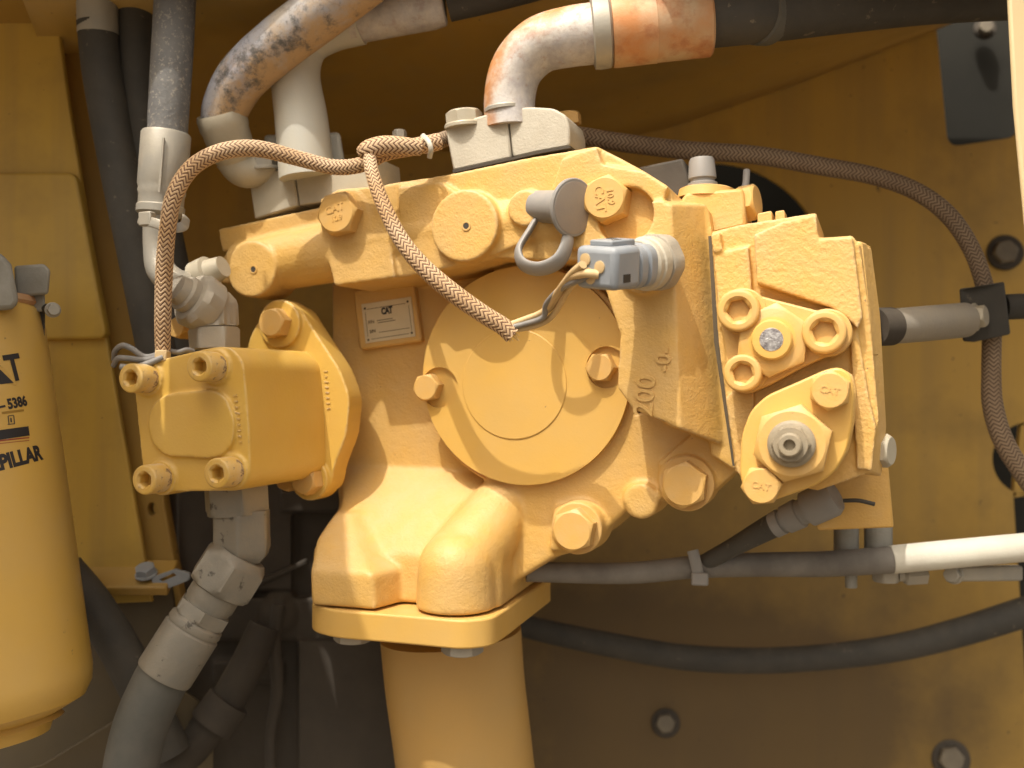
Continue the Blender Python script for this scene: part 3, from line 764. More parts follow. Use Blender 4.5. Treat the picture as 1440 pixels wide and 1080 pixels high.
inst("bolt", hexhead(17, 26, M_bolt), gp, frame(PM.hit(262, 462, 40), PM.n, roll=40))

marks = MB()
random.seed(8)
for k in range(9):
    y = 556 + k * 8.2; x = 331 + k * .9
    w = random.uniform(5, 9)
    marks.add(*(lambda t: (t.v, t.f))(MB().box(frame(PM.hit(x, y, 180.5), PM.n, roll=-6 + random.uniform(-14, 14)), w, 2.2, 2)))
for k in range(8):
    y = 522 + k * 7.5; x = 458 + k * .6
    marks.add(*(lambda t: (t.v, t.f))(MB().box(frame(PM.hit(x, y, -17.6), PM.n, roll=random.uniform(-16, 16)), random.uniform(4, 7), 2, 2)))
o = obj("foundry_marks", marks, M_gear, gp); o["kind"] = "stuff"
# ------------------------------------------------------------------ suction tube with flange
st = thing("suction_tube", P(650, 1080, 140), "thick yellow suction tube flanged under the foot of the main pump", "pipe")
obj("tube_wall", tube([(634, 890, 215, 99), (640, 960, 215, 98), (650, 1040, 215, 97), (664, 1160, 215, 96)], 72), M_tube, st)
fp = rounded([(437, 70), (470, 30), (560, 0), (650, -34), (692, -18), (720, 60), (782, 300), (700, 340), (480, 330), (450, 200)], 40, 6)
def planr(z, pts): return [Vector(((x - 720) * (D + d) / D * U, d * U, z * U)) for x, d in pts]
obj("tube_flange", MB().rings([planr(lvl(874.5), fp), planr(lvl(916), fp)]), M_yel, st, bevel=3, seg=3)
for px, d in ((497, 78), (650, 10)):
    q = Matrix.Translation(planr(lvl(915), [(px, d)])[0]) @ Matrix.Rotation(R(180), 4, 'X')
    inst("bolt", hexhead(30, 14, M_zinc, 32, 3), st, q)

# ------------------------------------------------------------------ pressure pipe with split flange (top centre)
pp = thing("pressure_pipe", P(716, 230, 40), "rust streaked pipe elbow clamped on top of the pump, leading into a black hose", "pipe")
obj("elbow", tube([(718, 180, 50, 36), (717, 135, 50, 36), (728, 95, 46, 37), (758, 64, 38, 39), (800, 52, 28, 41), (848, 46, 18, 42)], 56), M_rustpipe, pp)
ax = (P(1003, 30, 10) - P(848, 46, 18))
q = frame(P(832, 47, 18), ax)
obj("collar", MB().lathe(q, [(42, 0), (50, 2), (51, 10), (50, 24), (46, 27), (42, 30)], 56), M_zinc, pp)
q = frame(P(859, 45, 17), ax)
obj("ferrule", MB().lathe(q, [(44, 0), (49, 1), (50, 6), (49, 60), (49.5, 62), (48.5, 64), (48, 138), (45, 141), (40, 141)], 64), M_rustferrule, pp)
obj("hose", tube([(990, 26, 12, 41), (1080, 18, 20, 40), (1200, 5, 60, 39), (1320, -6, 110, 38), (1480, -14, 160, 38)], 48), M_dark, pp)
qs = frame(P(1072, 19, 19), P(1200, 5, 60) - P(990, 26, 12)) @ Matrix.Rotation(R(24), 4, 'Y')
obj("strap", MB().lathe(qs, [(39, -13), (43.5, -12), (44, 0), (43.5, 12), (39, 13)], 48), M_hose2, pp)
obj("flange_half", MB().prism(PM, [(626, 180), (640, 172), (711, 153.5), (719, 222), (637, 240)], -14, -100), M_iron, pp, bevel=3)
obj("flange_half", MB().prism(PM, rounded([(713, 153), (746, 150), (778, 152), (796, 162), (801, 180), (801, 206), (760, 213), (721, 222)], 6), -16, -100), M_iron, pp, bevel=3)
obj("gasket", MB().prism(PM, [(636, 239), (719, 221.5), (760, 212), (802, 205), (802, 208), (760, 215.5), (719, 225), (637, 243)], -12, -100), M_black, pp)
inst("bolt", hexhead(27, 19, M_cad, 30, 6), pp, frame(P(654, 180, 62), (-.08, -.05, 1), roll=10))
inst("bolt", hexhead(25, 17, M_zinc, 31, 6), pp, frame(P(712, 156, 42), (-.08, -.05, 1), roll=14))
inst("bolt", hexhead(22, 18, M_bolt, 0, 6), pp, frame(P(798, 176, 90), (-.08, -.05, 1), roll=14))

# ------------------------------------------------------------------ pale riser pipe (top left)
rp = thing("riser_pipe", P(430, 300, 130), "pale grey riser pipe on a two piece flange left of the rusty elbow", "pipe")
obj("riser", tube([(432, 250, 150, 39), (424, 170, 150, 37), (416, 105, 152, 34), (428, 62, 152, 33), (462, 40, 148, 33), (505, 28, 142, 34)], 48), M_palepipe, rp)
ax = P(640, 4, 132) - P(500, 28, 142)
obj("ferrule", MB().lathe(frame(P(500, 29, 142), ax), [(34, -12), (37, -8), (37, 2), (34, 5), (33, 120), (30, 138), (26, 140)], 48), M_rustpipe, rp)
obj("hose", tube([(630, 6, 132, 24), (700, -10, 126, 24), (790, -34, 120, 24)], 36), M_dark, rp)
obj("flange_half", MB().prism(PM, [(349, 246), (411, 236), (419, 289), (358, 308)], -26, -110), M_cad, rp, bevel=2.5)
obj("flange_half", MB().prism(PM, [(413, 236), (470, 226), (528, 220), (532, 268), (470, 282), (421, 289)], -27, -110), M_cad, rp, bevel=2.5)
inst("bolt", hexhead(24, 16, M_zinc, 27, 5), rp, frame(P(372, 240, 175), (-.08, -.05, 1), roll=12))
obj("rear_flange", MB().loft([[(371, 190, 190), (478, 186, 190), (486, 235, 190), (376, 240, 190)], [(371, 190, 240), (478, 186, 240), (486, 235, 240), (376, 240, 240)]]), M_palepipe, rp, bevel=6)
inst("bolt", hexhead(11, 16, M_zinc), rp, frame(P(562, 198, 120), (0, 0, 1), roll=12))

# ------------------------------------------------------------------ worn hose with end fitting
wh = thing("worn_hose", P(320, 235, 40), "sun bleached worn hose with a pale nut, coming down from the top edge", "hose")
obj("hose", tube([(312, 178, 142, 29), (318, 150, 135, 32), (342, 108, 118, 35), (392, 62, 95, 37), (450, 18, 70, 38), (530, -46, 40, 40)], 48), M_wornhose, wh)
ax = P(330, 232, 160) - P(308, 165, 130)
obj("nut", MB().lathe(frame(P(309, 158, 132), ax), [(31, 4), (36, 0), (38, 6), (38, 22), (36, 30), (35, 60), (30, 74), (26, 78)], 48), M_cad, wh)
obj("bend", tube([(326, 218, 160, 27), (345, 238, 172, 26), (380, 232, 190, 24)], 36), M_cad, wh)

# ------------------------------------------------------------------ grey hose at left with swaged fitting
gh = thing("grey_hose", P(230, 400, 60), "grey textured rubber hose in a swaged silver fitting left of the braided sleeve", "hose")
obj("hose", tube([(249, -60, 110, 28), (243, 60, 102, 28.5), (238, 140, 96, 28), (235, 200, 94, 27)], 48), M_hose, gh)
ax = P(225, 305, 94) - P(234, 186, 94)
q = frame(P(234, 186, 94), ax)
obj("ferrule", MB().lathe(q, [(28, 0), (34, 1), (36, 4), (36, 80), (34, 86), (35, 90), (33, 96), (33, 110), (35, 112), (35, 122), (30, 126), (24, 128)], 56), M_zinc, gh)
obj("seam", MB().box(frame(P(227, 232, 57), ax), 3, 3, 80), M_zinc, gh)
obj("stem", tube([(226, 305, 94, 24), (222, 345, 92, 20), (226, 378, 84, 20), (244, 396, 70, 20), (262, 402, 78, 20)], 36), M_zinc, gh)
# clamp band round stem and sleeve
obj("clamp_band", tube([(196, 308, 26, 6), (215, 313, -2, 6), (240, 320, -10, 6), (258, 318, 0, 6), (262, 306, 20, 6)], 16, flat=(.3, 1.2)), M_zinc, gh)
obj("clamp_lug", MB().box(frame(P(207, 308, 8), (-.4, -1, 0)), 22, 20, 12), M_zinc, gh, bevel=2)

for (nm, ctrl_, fer, lab) in (
    ("dark_hose", [(136, 30, 170, 27), (146, 110, 180, 28), (168, 230, 190, 28), (200, 380, 200, 29), (232, 540, 210, 29)], ((135, -80, 165), (138, 50, 172), 31), "dark hose with silver ferrule, nearest the yellow pillar at upper left"),
    ("dark_hose", [(190, -10, 200, 26), (196, 110, 205, 27), (216, 260, 215, 27), (246, 420, 225, 28), (272, 560, 235, 28)], ((188, -110, 198), (191, 12, 201), 29), "dark hose half hidden between the pillar hose and the grey textured hose")):
    t = thing(nm, P(ctrl_[-1][0], ctrl_[-1][1], ctrl_[-1][2]), lab, "hose", "dark hoses at the upper left")
    obj("hose", tube(ctrl_, 40), M_dark, t)
    a, c, r = fer; a, c = P(*a), P(*c)
    obj("ferrule", MB().lathe(frame(a, c - a), [(r, 0), (r, (c - a).length / U - 3), (r - 2, (c - a).length / U), (r - 5, (c - a).length / U)], 48), M_zinc, t)

# ------------------------------------------------------------------ fitting above gear pump
uf = thing("elbow_fitting", P(300, 487, 70), "grey steel elbow fitting standing on top of the gear pump", "fitting")
qc = frame(P(302, 486, 62), (-.05, 0, 1), roll=10)
obj("hex_collar", MB().poly(qc, [(37, -4, 36), (37, 22, 37), (37, 26, 34), (0, 26.5, 30), (0, 29, 30)], 6, 72), M_shadezinc, uf)
obj("elbow_body", MB().poly(qc, [(0, 28, 33), (36, 29.5, 36), (36, 58, 36), (34, 66, 34), (24, 78, 26)], 6, 72), M_shadezinc, uf)
ax = P(236, 396, 10) - P(300, 436, 66)
qn = frame(P(298, 436, 64), ax)
obj("swivel_nut", MB().poly(qn, [(0, -4, 34), (0, 4, 36), (46, 6, 40), (46, 30, 42), (46, 38, 36), (0, 40, 30)], 6, 72), M_shadezinc, uf)
obj("hose_end", MB().lathe(qn, [(27, 38), (27, 50), (22, 53), (20, 66)], 40), M_shadezinc, uf)
obj("side_port", MB().lathe(frame(P(292, 385, 90), (.8, -.3, .3)), [(26, -20), (26, 4), (20, 6), (16, 30)], 40), M_cad, uf)

# ------------------------------------------------------------------ lower hose under gear pump
lh = thing("lower_hose", P(200, 1080, 40), "dusty steel elbow and swaged hose hanging below the gear pump", "hose")
obj("hex_adapter", MB().poly(frame(P(332, 690, 62), (.06, 0, -1), roll=5), [(48, -10, 48), (48, 28, 48), (48, 34, 43)], 6, 72), M_oldsteel, lh)
obj("elbow_block", MB().poly(frame(P(340, 722, 62), (.03, -.05, -1), roll=24), [(44, -4, 42), (44, 50, 44), (40, 62, 40), (30, 72, 32)], 6, 72), M_oldsteel, lh)
A0, A1 = P(345, 770, 60), P(222, 965, 30); ax = A1 - A0
q = frame(P(334, 786, 56), ax)
obj("swivel_nut", MB().poly(q, [(50, -8, 40), (52, 0, 46), (52, 6, 52), (52, 44, 52), (52, 52, 44), (40, 56, 36)], 6, 72), M_oldsteel, lh)
q = frame(P(298, 842, 48), ax)
obj("neck", MB().lathe(q, [(37, -20), (37, 6), (35, 10), (35, 16)], 48), M_oldsteel, lh)
obj("crimp_hexagon", MB().poly(q, [(42, 14, 42), (42, 30, 42), (42, 34, 38)], 6, 72), M_oldsteel, lh)
obj("ferrule", MB().lathe(q, [(36, 34), (40, 38), (41, 46), (39, 50), (42, 53), (42, 122), (41, 125), (36, 126)], 56), M_oldsteel, lh)
obj("seam", MB().box(frame(P(250, 935, 2), ax), 3, 3, 60), M_oldsteel, lh)
obj("hose", tube([(240, 930, 38, 37), (222, 965, 32, 38), (200, 1015, 26, 38), (186, 1070, 24, 38), (178, 1140, 24, 38)], 48), M_hose2, lh)

# ------------------------------------------------------------------ oil filter and its head
fi = thing("oil_filter", P(-20, 990, -20), "yellow spin-on oil filter can with black print at the left edge", "filter")
F0, F1 = P(-74, 446, 30), P(-14, 970, -6)
axv = (F0 - F1).normalized(); Lf = (F0 - F1).length / U
FM = frame(F1, axv, up=Vector((0, -1, 0)))
fr_ = 135
obj("can", MB().lathe(FM, [(90, -52), (fr_ - 52, -46), (fr_ - 14, -30), (fr_ - 3, -12), (fr_, 8), (fr_ - 4, Lf * .5), (fr_ - 9, Lf - 6), (fr_ - 13, Lf)], 96), M_can, fi)
obj("bottom_boss", MB().lathe(FM, [(50, -74), (70, -70), (78, -50), (90, -40)], 48), M_can, fi)
obj("rust_rim", MB().lathe(FM, [(fr_ - 12, Lf - 1), (fr_ - 8, Lf + 3), (fr_ - 10, Lf + 12), (fr_ - 18, Lf + 14)], 96), M_rustferrule, fi)
# which way faces the camera around the can
toc = (Vector((0, -D * U, 0)) - F1); toc = (toc - axv * toc.dot(axv)).normalized()
side = axv.cross(toc).normalized()
if side.x < 0: side = -side
def canwrap(x0, y0, rot=0.0):
    def f(v):
        c, s = math.cos(rot), math.sin(rot)
        x = x0 * U + v.x * c - v.y * s; y = y0 * U + v.x * s + v.y * c
        rr = (fr_ - 8.5 * max(0, y / U) / Lf + .3) * U; a = x / rr
        return F1 + axv * y + (toc * math.cos(a) + side * math.sin(a)) * (rr + max(0, v.z) * .15)
    return f
def canpt(px, py):
    """print position on the can (arc length, height) for a photo pixel"""
    c = Vector((0, -D * U, 0)); r = (P(px, py) - c).normalized()
    lo = None
    for k in range(2000):
        t = .3 + k * .0004; p = c + r * t; w = p - F1; y = w.dot(axv); q = w - axv * y
        if q.length < (fr_ - 8.5 * max(0, y / U) / Lf + .3) * U:
            a = math.atan2(q.dot(side), q.dot(toc)); return a * fr_ , y / U
    return 100, 200
def dens(mb):
    return mb
def canbar(px0, py0, px1, py1, h):
    x0, y0 = canpt(px0, py0); x1, y1 = canpt(px1, py1); n = 12; vs = []; fs = []
    f = canwrap(0, 0)
    for i in range(n + 1):
        t = i / n; x = x0 + (x1 - x0) * t; y = y0 + (y1 - y0) * t
        vs += [f(Vector((x * U, (y - h / 2) * U, .0004))), f(Vector((x * U, (y + h / 2) * U, .0004)))]
    for i in range(n): fs.append((2 * i, 2 * i + 1, 2 * i + 3, 2 * i + 2))
    m_ = MB(); m_.add(vs, fs); return m_
def cantext(s, px, py, size, bold=0, sx=1.0, align='RIGHT', spacing=1.0):
    x, y = canpt(px, py)
    return text_mb(s, size, None, .35, bold, sx, canwrap(x, y, .15), align, spacing)
pr1 = merge(cantext("CAT", 27, 517, 35, 1.5, .8, spacing=1.0))
obj("logo_print", pr1, M_ink, fi)
# yellow triangle with dark filling over the foot of the A
def cantri(pts, lift):
    f = canwrap(0, 0); q = [canpt(*p) for p in pts]
    m_ = MB(); m_.add([f(Vector((x * U, y * U, lift))) for x, y in q], [tuple(range(len(q)))]); return m_
obj("logo_outline", cantri([(-2, 514), (20, 541), (-34, 547)], .0026), M_can, fi)
obj("logo_triangle", cantri([(-3, 520), (15, 538.5), (-28, 544)], .0040), M_ink, fi)
obj("number_print", cantext("\u2013 5386", 34, 564, 13, .9, .8), M_ink, fi)
obj("name_print", cantext("CATERPILLAR", 55, 637, 19, 1.5, .78), M_ink, fi)
obj("band_print", canbar(-40, 618, 38, 606, 13), M_ink, fi)
obj("band_lettering", cantext("UHE", 23, 609.5, 9, .5, .8), M_plate, fi)
obj("thin_print", merge(canbar(-40, 625, 38, 615.5, 1.6), canbar(-40, 629, 38, 619.5, .8)), M_red, fi)
obj("small_print", canbar(0, 581, 30, 577, 3), M_gold, fi)
ic = merge(canbar(9, 585, 16, 584, 1.2), canbar(8.2, 597, 18, 596, 1.2), canbar(8.5, 591, 10, 591, 11), canbar(16, 590, 17.5, 590, 11), canbar(11.5, 591, 14, 591, 6))
obj("emblem_print", ic, M_ink2, fi)

fh = thing("filter_head", P(40, 440, 30), "grey cast filter head with small bolt above the oil filter", "filter head")
obj("lug", MB().loft([[(20, 374, 20), (62, 371, 20), (71, 380, 22), (68, 414, 24), (22, 418, 20)], [(20, 374, 80), (62, 371, 80), (71, 380, 80), (68, 414, 80), (22, 418, 80)]]), M_filterhead, fh, bevel=4)
obj("dome", MB().loft([[(-120, 340, -50), (2, 356, -50), (16, 372, -50), (27, 424, -50), (18, 436, -50), (-120, 440, -50)], [(-120, 340, 60), (2, 356, 60), (16, 372, 60), (27, 424, 60), (18, 436, 60), (-120, 440, 60)]]), M_filterhead, fh, bevel=8)
obj("neck", MB().loft([[(22, 414, 36), (63, 412, 36), (64, 438, 36), (30, 440, 36)], [(22, 414, 70), (63, 412, 70), (64, 438, 70), (30, 440, 70)]]), M_filterhead, fh, bevel=3)
obj("web", MB().loft([[(44, 432, 44), (64, 428, 44), (63, 470, 50), (59, 526, 60)], [(44, 432, 60), (64, 428, 60), (63, 470, 62), (59, 526, 64)]]), M_dark, fh, bevel=1)
inst("bolt", hexhead(9, 8, M_zinc, 11, 3), fh, frame(P(74, 436, 34), (.55, -.8, 0)))
obj("bolt_shank", MB().lathe(frame(P(62, 434, 44), (.85, -.5, 0)), [(7, 0), (7, 16)], 20), M_dark, fh)

# ------------------------------------------------------------------ electrical: harness, connector, dust cap
hs = thing("wiring_harness", P(520, 220, 10), "tan braided wiring harness arching from the gear pump with a branch over the cover", "wiring")
obj("braided_sleeve", tube([(229, 494, 8, 10.5), (229, 450, 2, 11.5), (231, 380, -6, 12), (236, 320, -16, 11.5), (245, 275, -14, 12), (270, 236, 0, 12), (310, 214, 18, 12), (360, 209, 34, 12), (420, 223, 50, 11), (470, 235, 50, 11), (510, 231, 34, 11), (540, 215, 22, 12), (580, 207, 20, 12), (618, 199, 34, 12)], 40, 1.6, weave), M_braid, hs)
obj("braided_sleeve", tube([(519, 214, 10, 9), (524, 245, -14, 10), (540, 290, -36, 11), (566, 340, -52, 12), (600, 380, -62, 13), (640, 414, -66, 13.5), (680, 442, -66, 13), (706, 458, -64, 13), (721, 471, -62, 13.5)], 40, 1.6, weave), M_braid, hs)
obj("tape_wrap", tube([(507, 215, 14, 9), (518, 211, 8, 14), (540, 205, 6, 14), (570, 206, 8, 13), (592, 208, 14, 11)], 40, 1.6, weave), M_braid, hs)
obj("cable_tie", tube([(594, 190, 22, 2.4), (602, 198, 4, 2.4), (606, 210, 2, 2.4), (604, 222, 14, 2.4)], 10, 2, flat=(.8, 1.5)), M_palepipe, hs)
fray = MB()
random.seed(4)
for k in range(26):
    a = Vector((random.uniform(-8, 8), random.uniform(-6, 6), 0)); x0, y0 = 718 + a.x, 468 + a.y
    t = tube([(x0 - 4, y0 - 5, -62, .9), (x0, y0, -64, .8), (x0 + random.uniform(-6, 8), y0 + random.uniform(0, 9), -64 + random.uniform(-6, 6), .5)], 5, 3)
    fray.add(t.v, t.f)
obj("frayed_end", fray, M_wt, hs)
def wires(name, rows, m, parent): return obj(name, tube([(a, b, c, r * 1.22) for a, b, c, r in rows], 14, 3), m, parent)
wires("wire", [(712, 462, -62, 3.5), (742, 452, -66, 3.6), (775, 432, -88, 3.6), (796, 396, -160, 4.2), (820, 385, -200, 5), (842, 386, -204, 5.6)], M_wt, hs)
wires("wire", [(712, 464, -60, 3.5), (745, 460, -66, 3.6), (775, 446, -80, 3.6), (798, 410, -140, 3.8), (816, 388, -190, 4.2), (829, 382, -202, 5)], M_wt, hs)
wires("wire", [(712, 462, -66, 3.2), (740, 455, -72, 3.2), (764, 446, -84, 3.3), (768, 428, -100, 3.3), (786, 408, -136, 3.6), (808, 396, -180, 4), (834, 386, -198, 4)], M_wg, hs)
wires("wire", [(712, 458, -62, 3.4), (735, 450, -66, 3.5), (765, 437, -84, 3.5), (783, 412, -130, 3.8), (803, 386, -180, 4.4), (820, 372, -206, 5)], M_wt, hs)
for k, rows in enumerate(([(230, 496, 2, 3.4), (205, 502, 0, 3.4), (185, 490, 2, 3.4), (172, 486, 8, 3.4), (162, 494, 18, 3.2), (160, 506, 30, 3)],
                          [(230, 499, -2, 3.4), (206, 506, -4, 3.4), (180, 504, 0, 3.4), (166, 504, 8, 3.4), (160, 514, 20, 3.2)],
                          [(230, 502, -8, 3.4), (206, 512, -10, 3.6), (186, 517, -8, 3.8), (170, 516, -6, 3.8)],
                          [(230, 492, 14, 3), (250, 495, 14, 3), (262, 492, 20, 3), (272, 494, 30, 3)])):
    wires("wire", rows, M_wg if k != 2 else M_cap, hs)
obj("tape_end", MB().box(frame(P(229, 501, 0), (0, -1, .1)), 17, 16, 20), M_wt, hs, bevel=2)

bc = thing("braided_cable", P(1240, 250, 200), "brown braided cable curving across the back panel into the black clamp", "cable")
obj("braided_sleeve", tube([(600, 206, 70, 11), (640, 192, 130, 11), (720, 184, 180, 11), (800, 189, 190, 12.5), (870, 200, 196, 13), (960, 211, 205, 13), (1060, 218, 215, 13), (1150, 233, 222, 13), (1230, 248, 226, 12.5), (1290, 270, 226, 12.5), (1335, 304, 224, 12.5), (1366, 350, 220, 12), (1384, 400, 216, 12), (1394, 450, 214, 13), (1394, 520, 214, 13), (1396, 570, 214, 14), (1412, 622, 214, 14), (1446, 676, 214, 14), (1480, 720, 214, 14)], 40, 2.0, weave), M_braid2, bc)

cn = thing("electrical_connector", P(900, 372, -110), "pale grey plastic plug on a metal sensor in front of the head slab", "connector")
C0, C1 = P(922, 369, -112), P(834, 380, -205)
ax = (C1 - C0).normalized(); L = (C1 - C0).length / U
q = frame(C0, ax, roll=-8)
obj("sensor_hex", MB().poly(q, [(41, -12, 37), (41, 4, 38), (41, 8, 36), (0, 9, 33), (0, 13, 33)], 6, 72), M_shadezinc, cn)
obj("sensor_body", MB().lathe(q, [(35, 12), (35, 24), (33, 26), (33, 34), (30, 38), (30, 44)], 48), M_iron, cn)
pb = MB()
def oval(h, rx, ry): return [q @ Vector((rx * U * math.cos(t) * (abs(math.cos(t)) ** -.35 if abs(math.cos(t)) > .05 else 1), ry * U * math.sin(t) * (abs(math.sin(t)) ** -.35 if abs(math.sin(t)) > .05 else 1), h * U)) for t in [2 * math.pi * i / 40 for i in range(40)]]
pb.rings([oval(38, 30, 28), oval(50, 30, 28), oval(52, 26, 25), oval(56, 26, 25), oval(58, 30, 28), oval(70, 30, 28), oval(72, 26, 25), oval(76, 26, 25)])
obj("ribbed_collar", pb, M_plastic, cn, sharp=40)
obj("plug_housing", MB().box(q @ Matrix.Translation((0, 2 * U, 100 * U)), 62, 52, 54), M_plastic, cn, bevel=8, seg=3)
for x, y in ((-33, 6), (-33, -14)): pass
obj("latch", MB().box(q @ Matrix.Translation((0, 31 * U, 92 * U)), 34, 8, 48), M_plastic, cn, bevel=2)
obj("latch_slot", MB().box(q @ Matrix.Translation((-9, 34.8 * U, 84 * U)) if False else q @ Matrix.Translation((-8 * U, 34.8 * U, 84 * U)), 6, 1.5, 14), M_black, cn)
obj("latch_slot", MB().box(q @ Matrix.Translation((10 * U, 34.8 * U, 98 * U)), 6, 1.5, 14), M_black, cn)
obj("latch_slot", MB().box(q @ Matrix.Translation((30.8 * U, -10 * U, 104 * U)), 1.6, 10, 14), M_black, cn)
for x, y in ((-14, 12), (8, 4), (-6, -10)):
    obj("wire_seal", MB().lathe(q @ Matrix.Translation((x * U, y * U, 126 * U)), [(7.5, -2), (7.5, 2.5), (5, 3)], 24), M_wt, cn)

dc = thing("dust_cap", P(775, 300, -70), "grey rubber dust cap with strap loop on a test port of the pump", "cap")
D0, D1 = P(748, 290, 2), P(806, 292, -62)
ax = (D1 - D0).normalized(); L = (D1 - D0).length / U
q = frame(D0, ax)
obj("port_nut", MB().poly(q, [(22, -16, 22), (22, -2, 22), (18, 0, 19)], 6, 72), M_zinc, dc)
obj("cap_body", MB().lathe(q, [(19, -2), (21, 0), (21, 5), (18, 7), (20, 10), (22, 12), (23.5, L - 9), (24.5, L - 5.5), (38, L - 4.5), (39.5, L - 2.5), (39.5, L), (38, L + 1.6), (34, L + 1.8)], 64), M_cap, dc)
obj("cap_face", MB().lathe(q, [(35, L + 1), (35, L + 2.2), (33, L + 2.6)], 48), M_capface, dc)
obj("strap", tube([(757, 303, -8, 6), (744, 325, -24, 6), (729, 352, -38, 6.5), (736, 372, -48, 7), (760, 378, -56, 7), (786, 366, -62, 7), (798, 340, -58, 6.5), (797, 312, -46, 6)], 20, 3, flat=(1.8, .8)), M_cap, dc)

# ------------------------------------------------------------------ right side: standoff, clamp, bolts
so = thing("cable_clamp", P(1385, 480, 190), "black plastic cable clamp on a grey spacer tube at the right", "clamp")
obj("spacer_tube", tube([(1236, 460, 60, 25), (1290, 456, 110, 25), (1356, 450, 170, 24.5)], 44), M_shadezinc, so)
obj("spacer_shoulder", tube([(1228, 460, 54, 27), (1252, 459, 74, 27)], 44), M_eng, so)
cb = MB().loft([[(1349, 406, 178), (1366, 404, 170), (1412, 396, 186), (1421, 470, 186), (1370, 481, 170), (1354, 480, 178)], [(1349, 406, 250), (1366, 404, 250), (1412, 396, 250), (1421, 470, 250), (1370, 481, 250), (1354, 480, 250)]])
obj("clamp_block", cb, M_dark, so, bevel=3)
inst("bolt", hexhead(18, 14, M_cad, 22, 4), so, frame(P(1370, 446, 168), (.75, -.65, .08), roll=20))
obj("cross_tube", tube([(1410, 432, 230, 18), (1500, 428, 240, 18)], 30), M_dark, so)
for px, py, d, r, lab in ((1412, 356, 758, 25, "dusty flanged bolt on the back panel beside the braided cable"), (1336, 1066, 758, 26, "dusty flanged bolt low on the back panel at bottom right"), (936, 1016, 758, 20, "grimy flanged bolt low on the back panel right of the suction tube"), (1384, 42, 950, 15, "bolt inside the dark rectangular opening at upper right")):
    t = thing("panel_bolt", P(px, py, d), lab, "bolt", "flanged bolts on the bay panels")
    s = 1 + d / D
    inst("head", hexhead(round(r * .68 * s), round(12 * s), M_grimebolt), t, frame(P(px, py, d - 8), (-.15, -1, .15), roll=10))
    obj("washer", MB().lathe(frame(P(px, py, d), (-.15, -1, .15)), [(r * s, 0), (r * s, 8), (r * .9 * s, 11)], 40), M_eng, t)

# ------------------------------------------------------------------ lower right hoses and fittings
tag(obj("black_hose", tube([(670, 856, 560, 16), (745, 882, 570, 16), (860, 907, 580, 17), (960, 924, 580, 18), (1060, 929, 575, 18), (1160, 924, 565, 18), (1260, 911, 555, 19), (1350, 889, 545, 20), (1440, 861, 530, 21), (1520, 836, 520, 21)], 48), M_dark), "thick black hose sagging across the lower back panel", "hose")
gc = thing("sleeved_cable", P(980, 800, 150), "grey weathered cable sleeve with zip tie below the pump, sunlight painted on its right end", "cable")
obj("sleeve", tube([(740, 804, 130, 14), (880, 806, 140, 15), (980, 797, 150, 16), (1070, 794, 155, 17), (1160, 793, 156, 18), (1256, 787, 152, 19)], 40), M_shadesleeve, gc)
obj("painted_sun_sleeve", tube([(1253, 787, 152, 19.8), (1350, 778, 146, 20), (1480, 766, 140, 20)], 40), M_sunsleeve, gc)  # sunlit stretch, its brightness put into the colour
obj("branch_sleeve", tube([(985, 795, 150, 12), (1030, 770, 122, 13), (1070, 748, 92, 16), (1098, 733, 66, 18)], 32), M_dark, gc)
ax = P(1190, 690, 6) - P(1090, 738, 66)
q = frame(P(1088, 739, 68), ax)
obj("branch_plug", MB().lathe(q, [(19, 0), (19, 14), (16, 15), (16, 20), (21, 21), (22, 44), (19, 46), (19, 56), (26, 58), (27, 96), (22, 104)], 40), M_cap, gc)
obj("tie_band", tube([(974, 774, 128, 5), (978, 790, 126, 5), (982, 808, 130, 5)], 12, flat=(.5, 1.6)), M_cap, gc)
obj("tie_head", MB().box(frame(P(984, 814, 130), (-.2, -1, .1)), 26, 20, 14), M_cap, gc, bevel=3)
obj("plug_wire", tube([(1186, 704, 10, 3), (1208, 704, 0, 3), (1230, 709, -4, 3)], 10), M_dark, gc)
lf = thing("port_fittings", P(1240, 820, 190), "grey steel port fittings and hex nut hanging below the back plate", "fitting")
for px, w in ((1190, 17), (1235, 19)):
    obj("stub", tube([(px, 735, 185, w), (px, 790, 185, w)], 32), M_filterhead, lf)
obj("swivel_nut", MB().poly(frame(P(1246, 800, 190), (0, 0, -1)), [(22, -22, 22), (22, 16, 22), (22, 20, 19)], 6, 48), M_zinc, lf)
obj("small_stub", tube([(1196, 790, 190, 9), (1197, 826, 190, 8)], 20), M_filterhead, lf)
obj("side_nut", MB().poly(frame(P(1278, 808, 190), (1, 0, .06)), [(12, -18, 10), (12, -10, 10), (17, -6, 17), (17, 26, 17)], 6, 48), M_zinc, lf)
obj("clip_bar", MB().box(frame(P(1384, 806, 180), (.05, -1, 0)), 120, 24, 16), M_zinc, lf, bevel=4)
inst("bolt", hexhead(13, 12, M_zinc, 15, 3), lf, frame(P(1342, 808, 172), (-.7, -.7, .1)))

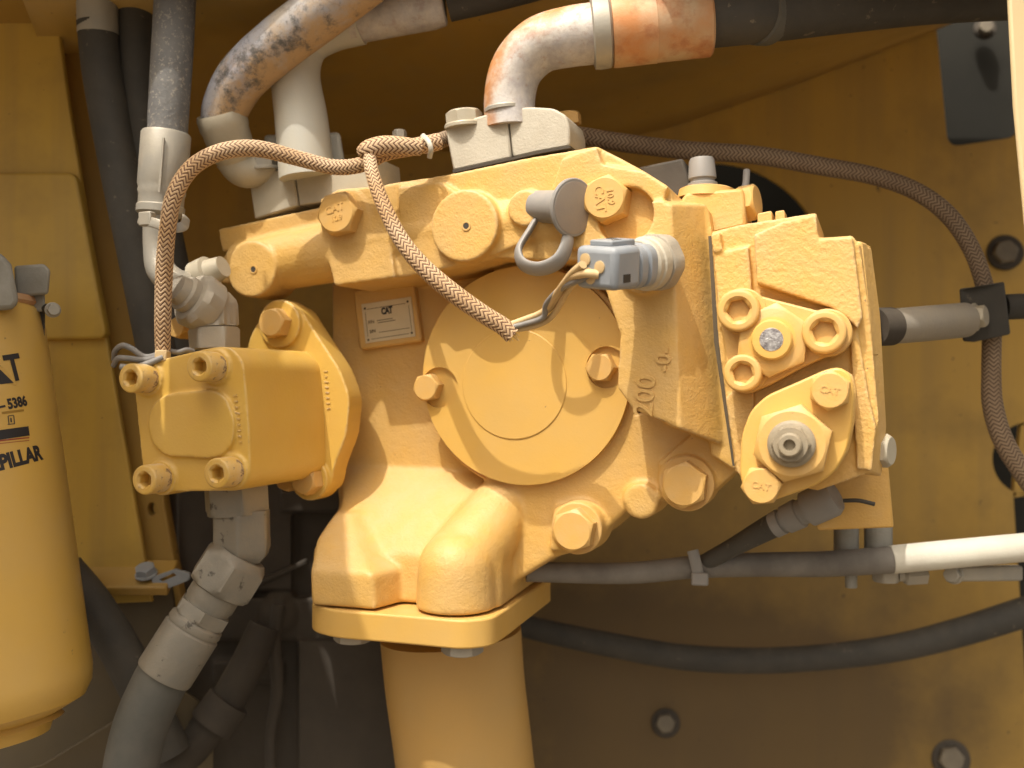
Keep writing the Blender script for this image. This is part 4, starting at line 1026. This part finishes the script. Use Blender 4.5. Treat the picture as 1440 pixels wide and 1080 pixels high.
# ------------------------------------------------------------------ lower left engine bay
en = thing("engine_block", P(400, 1080, 420), "dark grimy engine casting filling the gap below the gear pump", "engine")
E = MB()
def ebox(x0, y0, x1, y1, d0, d1): E.loft([[(x0, y0, d0), (x1, y0, d0), (x1, y1, d0), (x0, y1, d0)], [(x0, y0, d1), (x1, y0, d1), (x1, y1, d1), (x0, y1, d1)]])
ebox(228, 560, 700, 1200, 430, 600)
ebox(250, 660, 410, 830, 400, 450)
ebox(395, 690, 480, 720, 380, 450)
ebox(300, 840, 540, 900, 405, 450)
ebox(420, 900, 600, 1200, 390, 450)
E.ball(P(395, 860, 420), 40); ebox(300, 930, 400, 960, 415, 450); ebox(480, 740, 600, 800, 410, 450)
cast("casting", E, M_eng, en, 4, 6)
obj("cover_edge", MB().box(frame(P(340, 830, 396), (0, -1, 0), roll=24), 260, 10, 10), M_eng, en, bevel=3)
o = thing("oily_hose", P(260, 1080, 300), "black oily hose with a crimped joint behind the lower hose", "hose")
obj("hose", tube([(372, 880, 330, 22), (345, 940, 310, 24), (310, 1000, 290, 26), (260, 1060, 270, 28), (210, 1130, 250, 30)], 36), M_black, o)
obj("crimp", tube([(322, 985, 292, 31), (296, 1020, 280, 32)], 36), M_eng, o)
tag(obj("engine_cable", tube([(392, 850, 370, 9), (386, 900, 365, 9), (390, 970, 365, 9), (380, 1040, 365, 8), (384, 1130, 360, 8)], 20), M_eng), "thin brown cable hanging down in front of the dark engine", "cable")
tag(obj("drain_hose", tube([(90, 800, 200, 26), (130, 850, 205, 27), (170, 915, 210, 28), (205, 985, 215, 28), (240, 1060, 220, 28)], 36), M_dark), "dark hose slanting down behind the oil filter", "hose")
br = thing("slotted_bracket", P(200, 810, 240), "small zinc bracket with slot, bolted to a tan ledge beside the lower hose", "bracket")
obj("ledge", MB().box(frame(P(180, 812, 250), (0, -.5, .87)), 150, 70, 18), M_panel, br, bevel=3)
tb = plate("slotted_tab", rounded([(212, 812), (246, 800), (268, 806), (266, 816), (236, 828), (216, 824)], 4), 226, 5, holes=[[(224, 815), (244, 806), (248, 809), (228, 818)]], m=M_plastic, parent=br, bevel=1)
inst("bolt", hexhead(17, 12, M_plastic, 18, 4), br, frame(P(206, 808, 234), (-.05, -.4, .9)))
tag(obj("bottom_ledge", slab([(-60, 1120, 150), (60, 1075, 190), (168, 1010, 230), (244, 962, 262), (300, 1000, 300), (300, 1160, 250), (-60, 1200, 200)], 12), M_grime, bevel=2), "dirty yellow ledge running along the bottom left below the filter", "ledge")
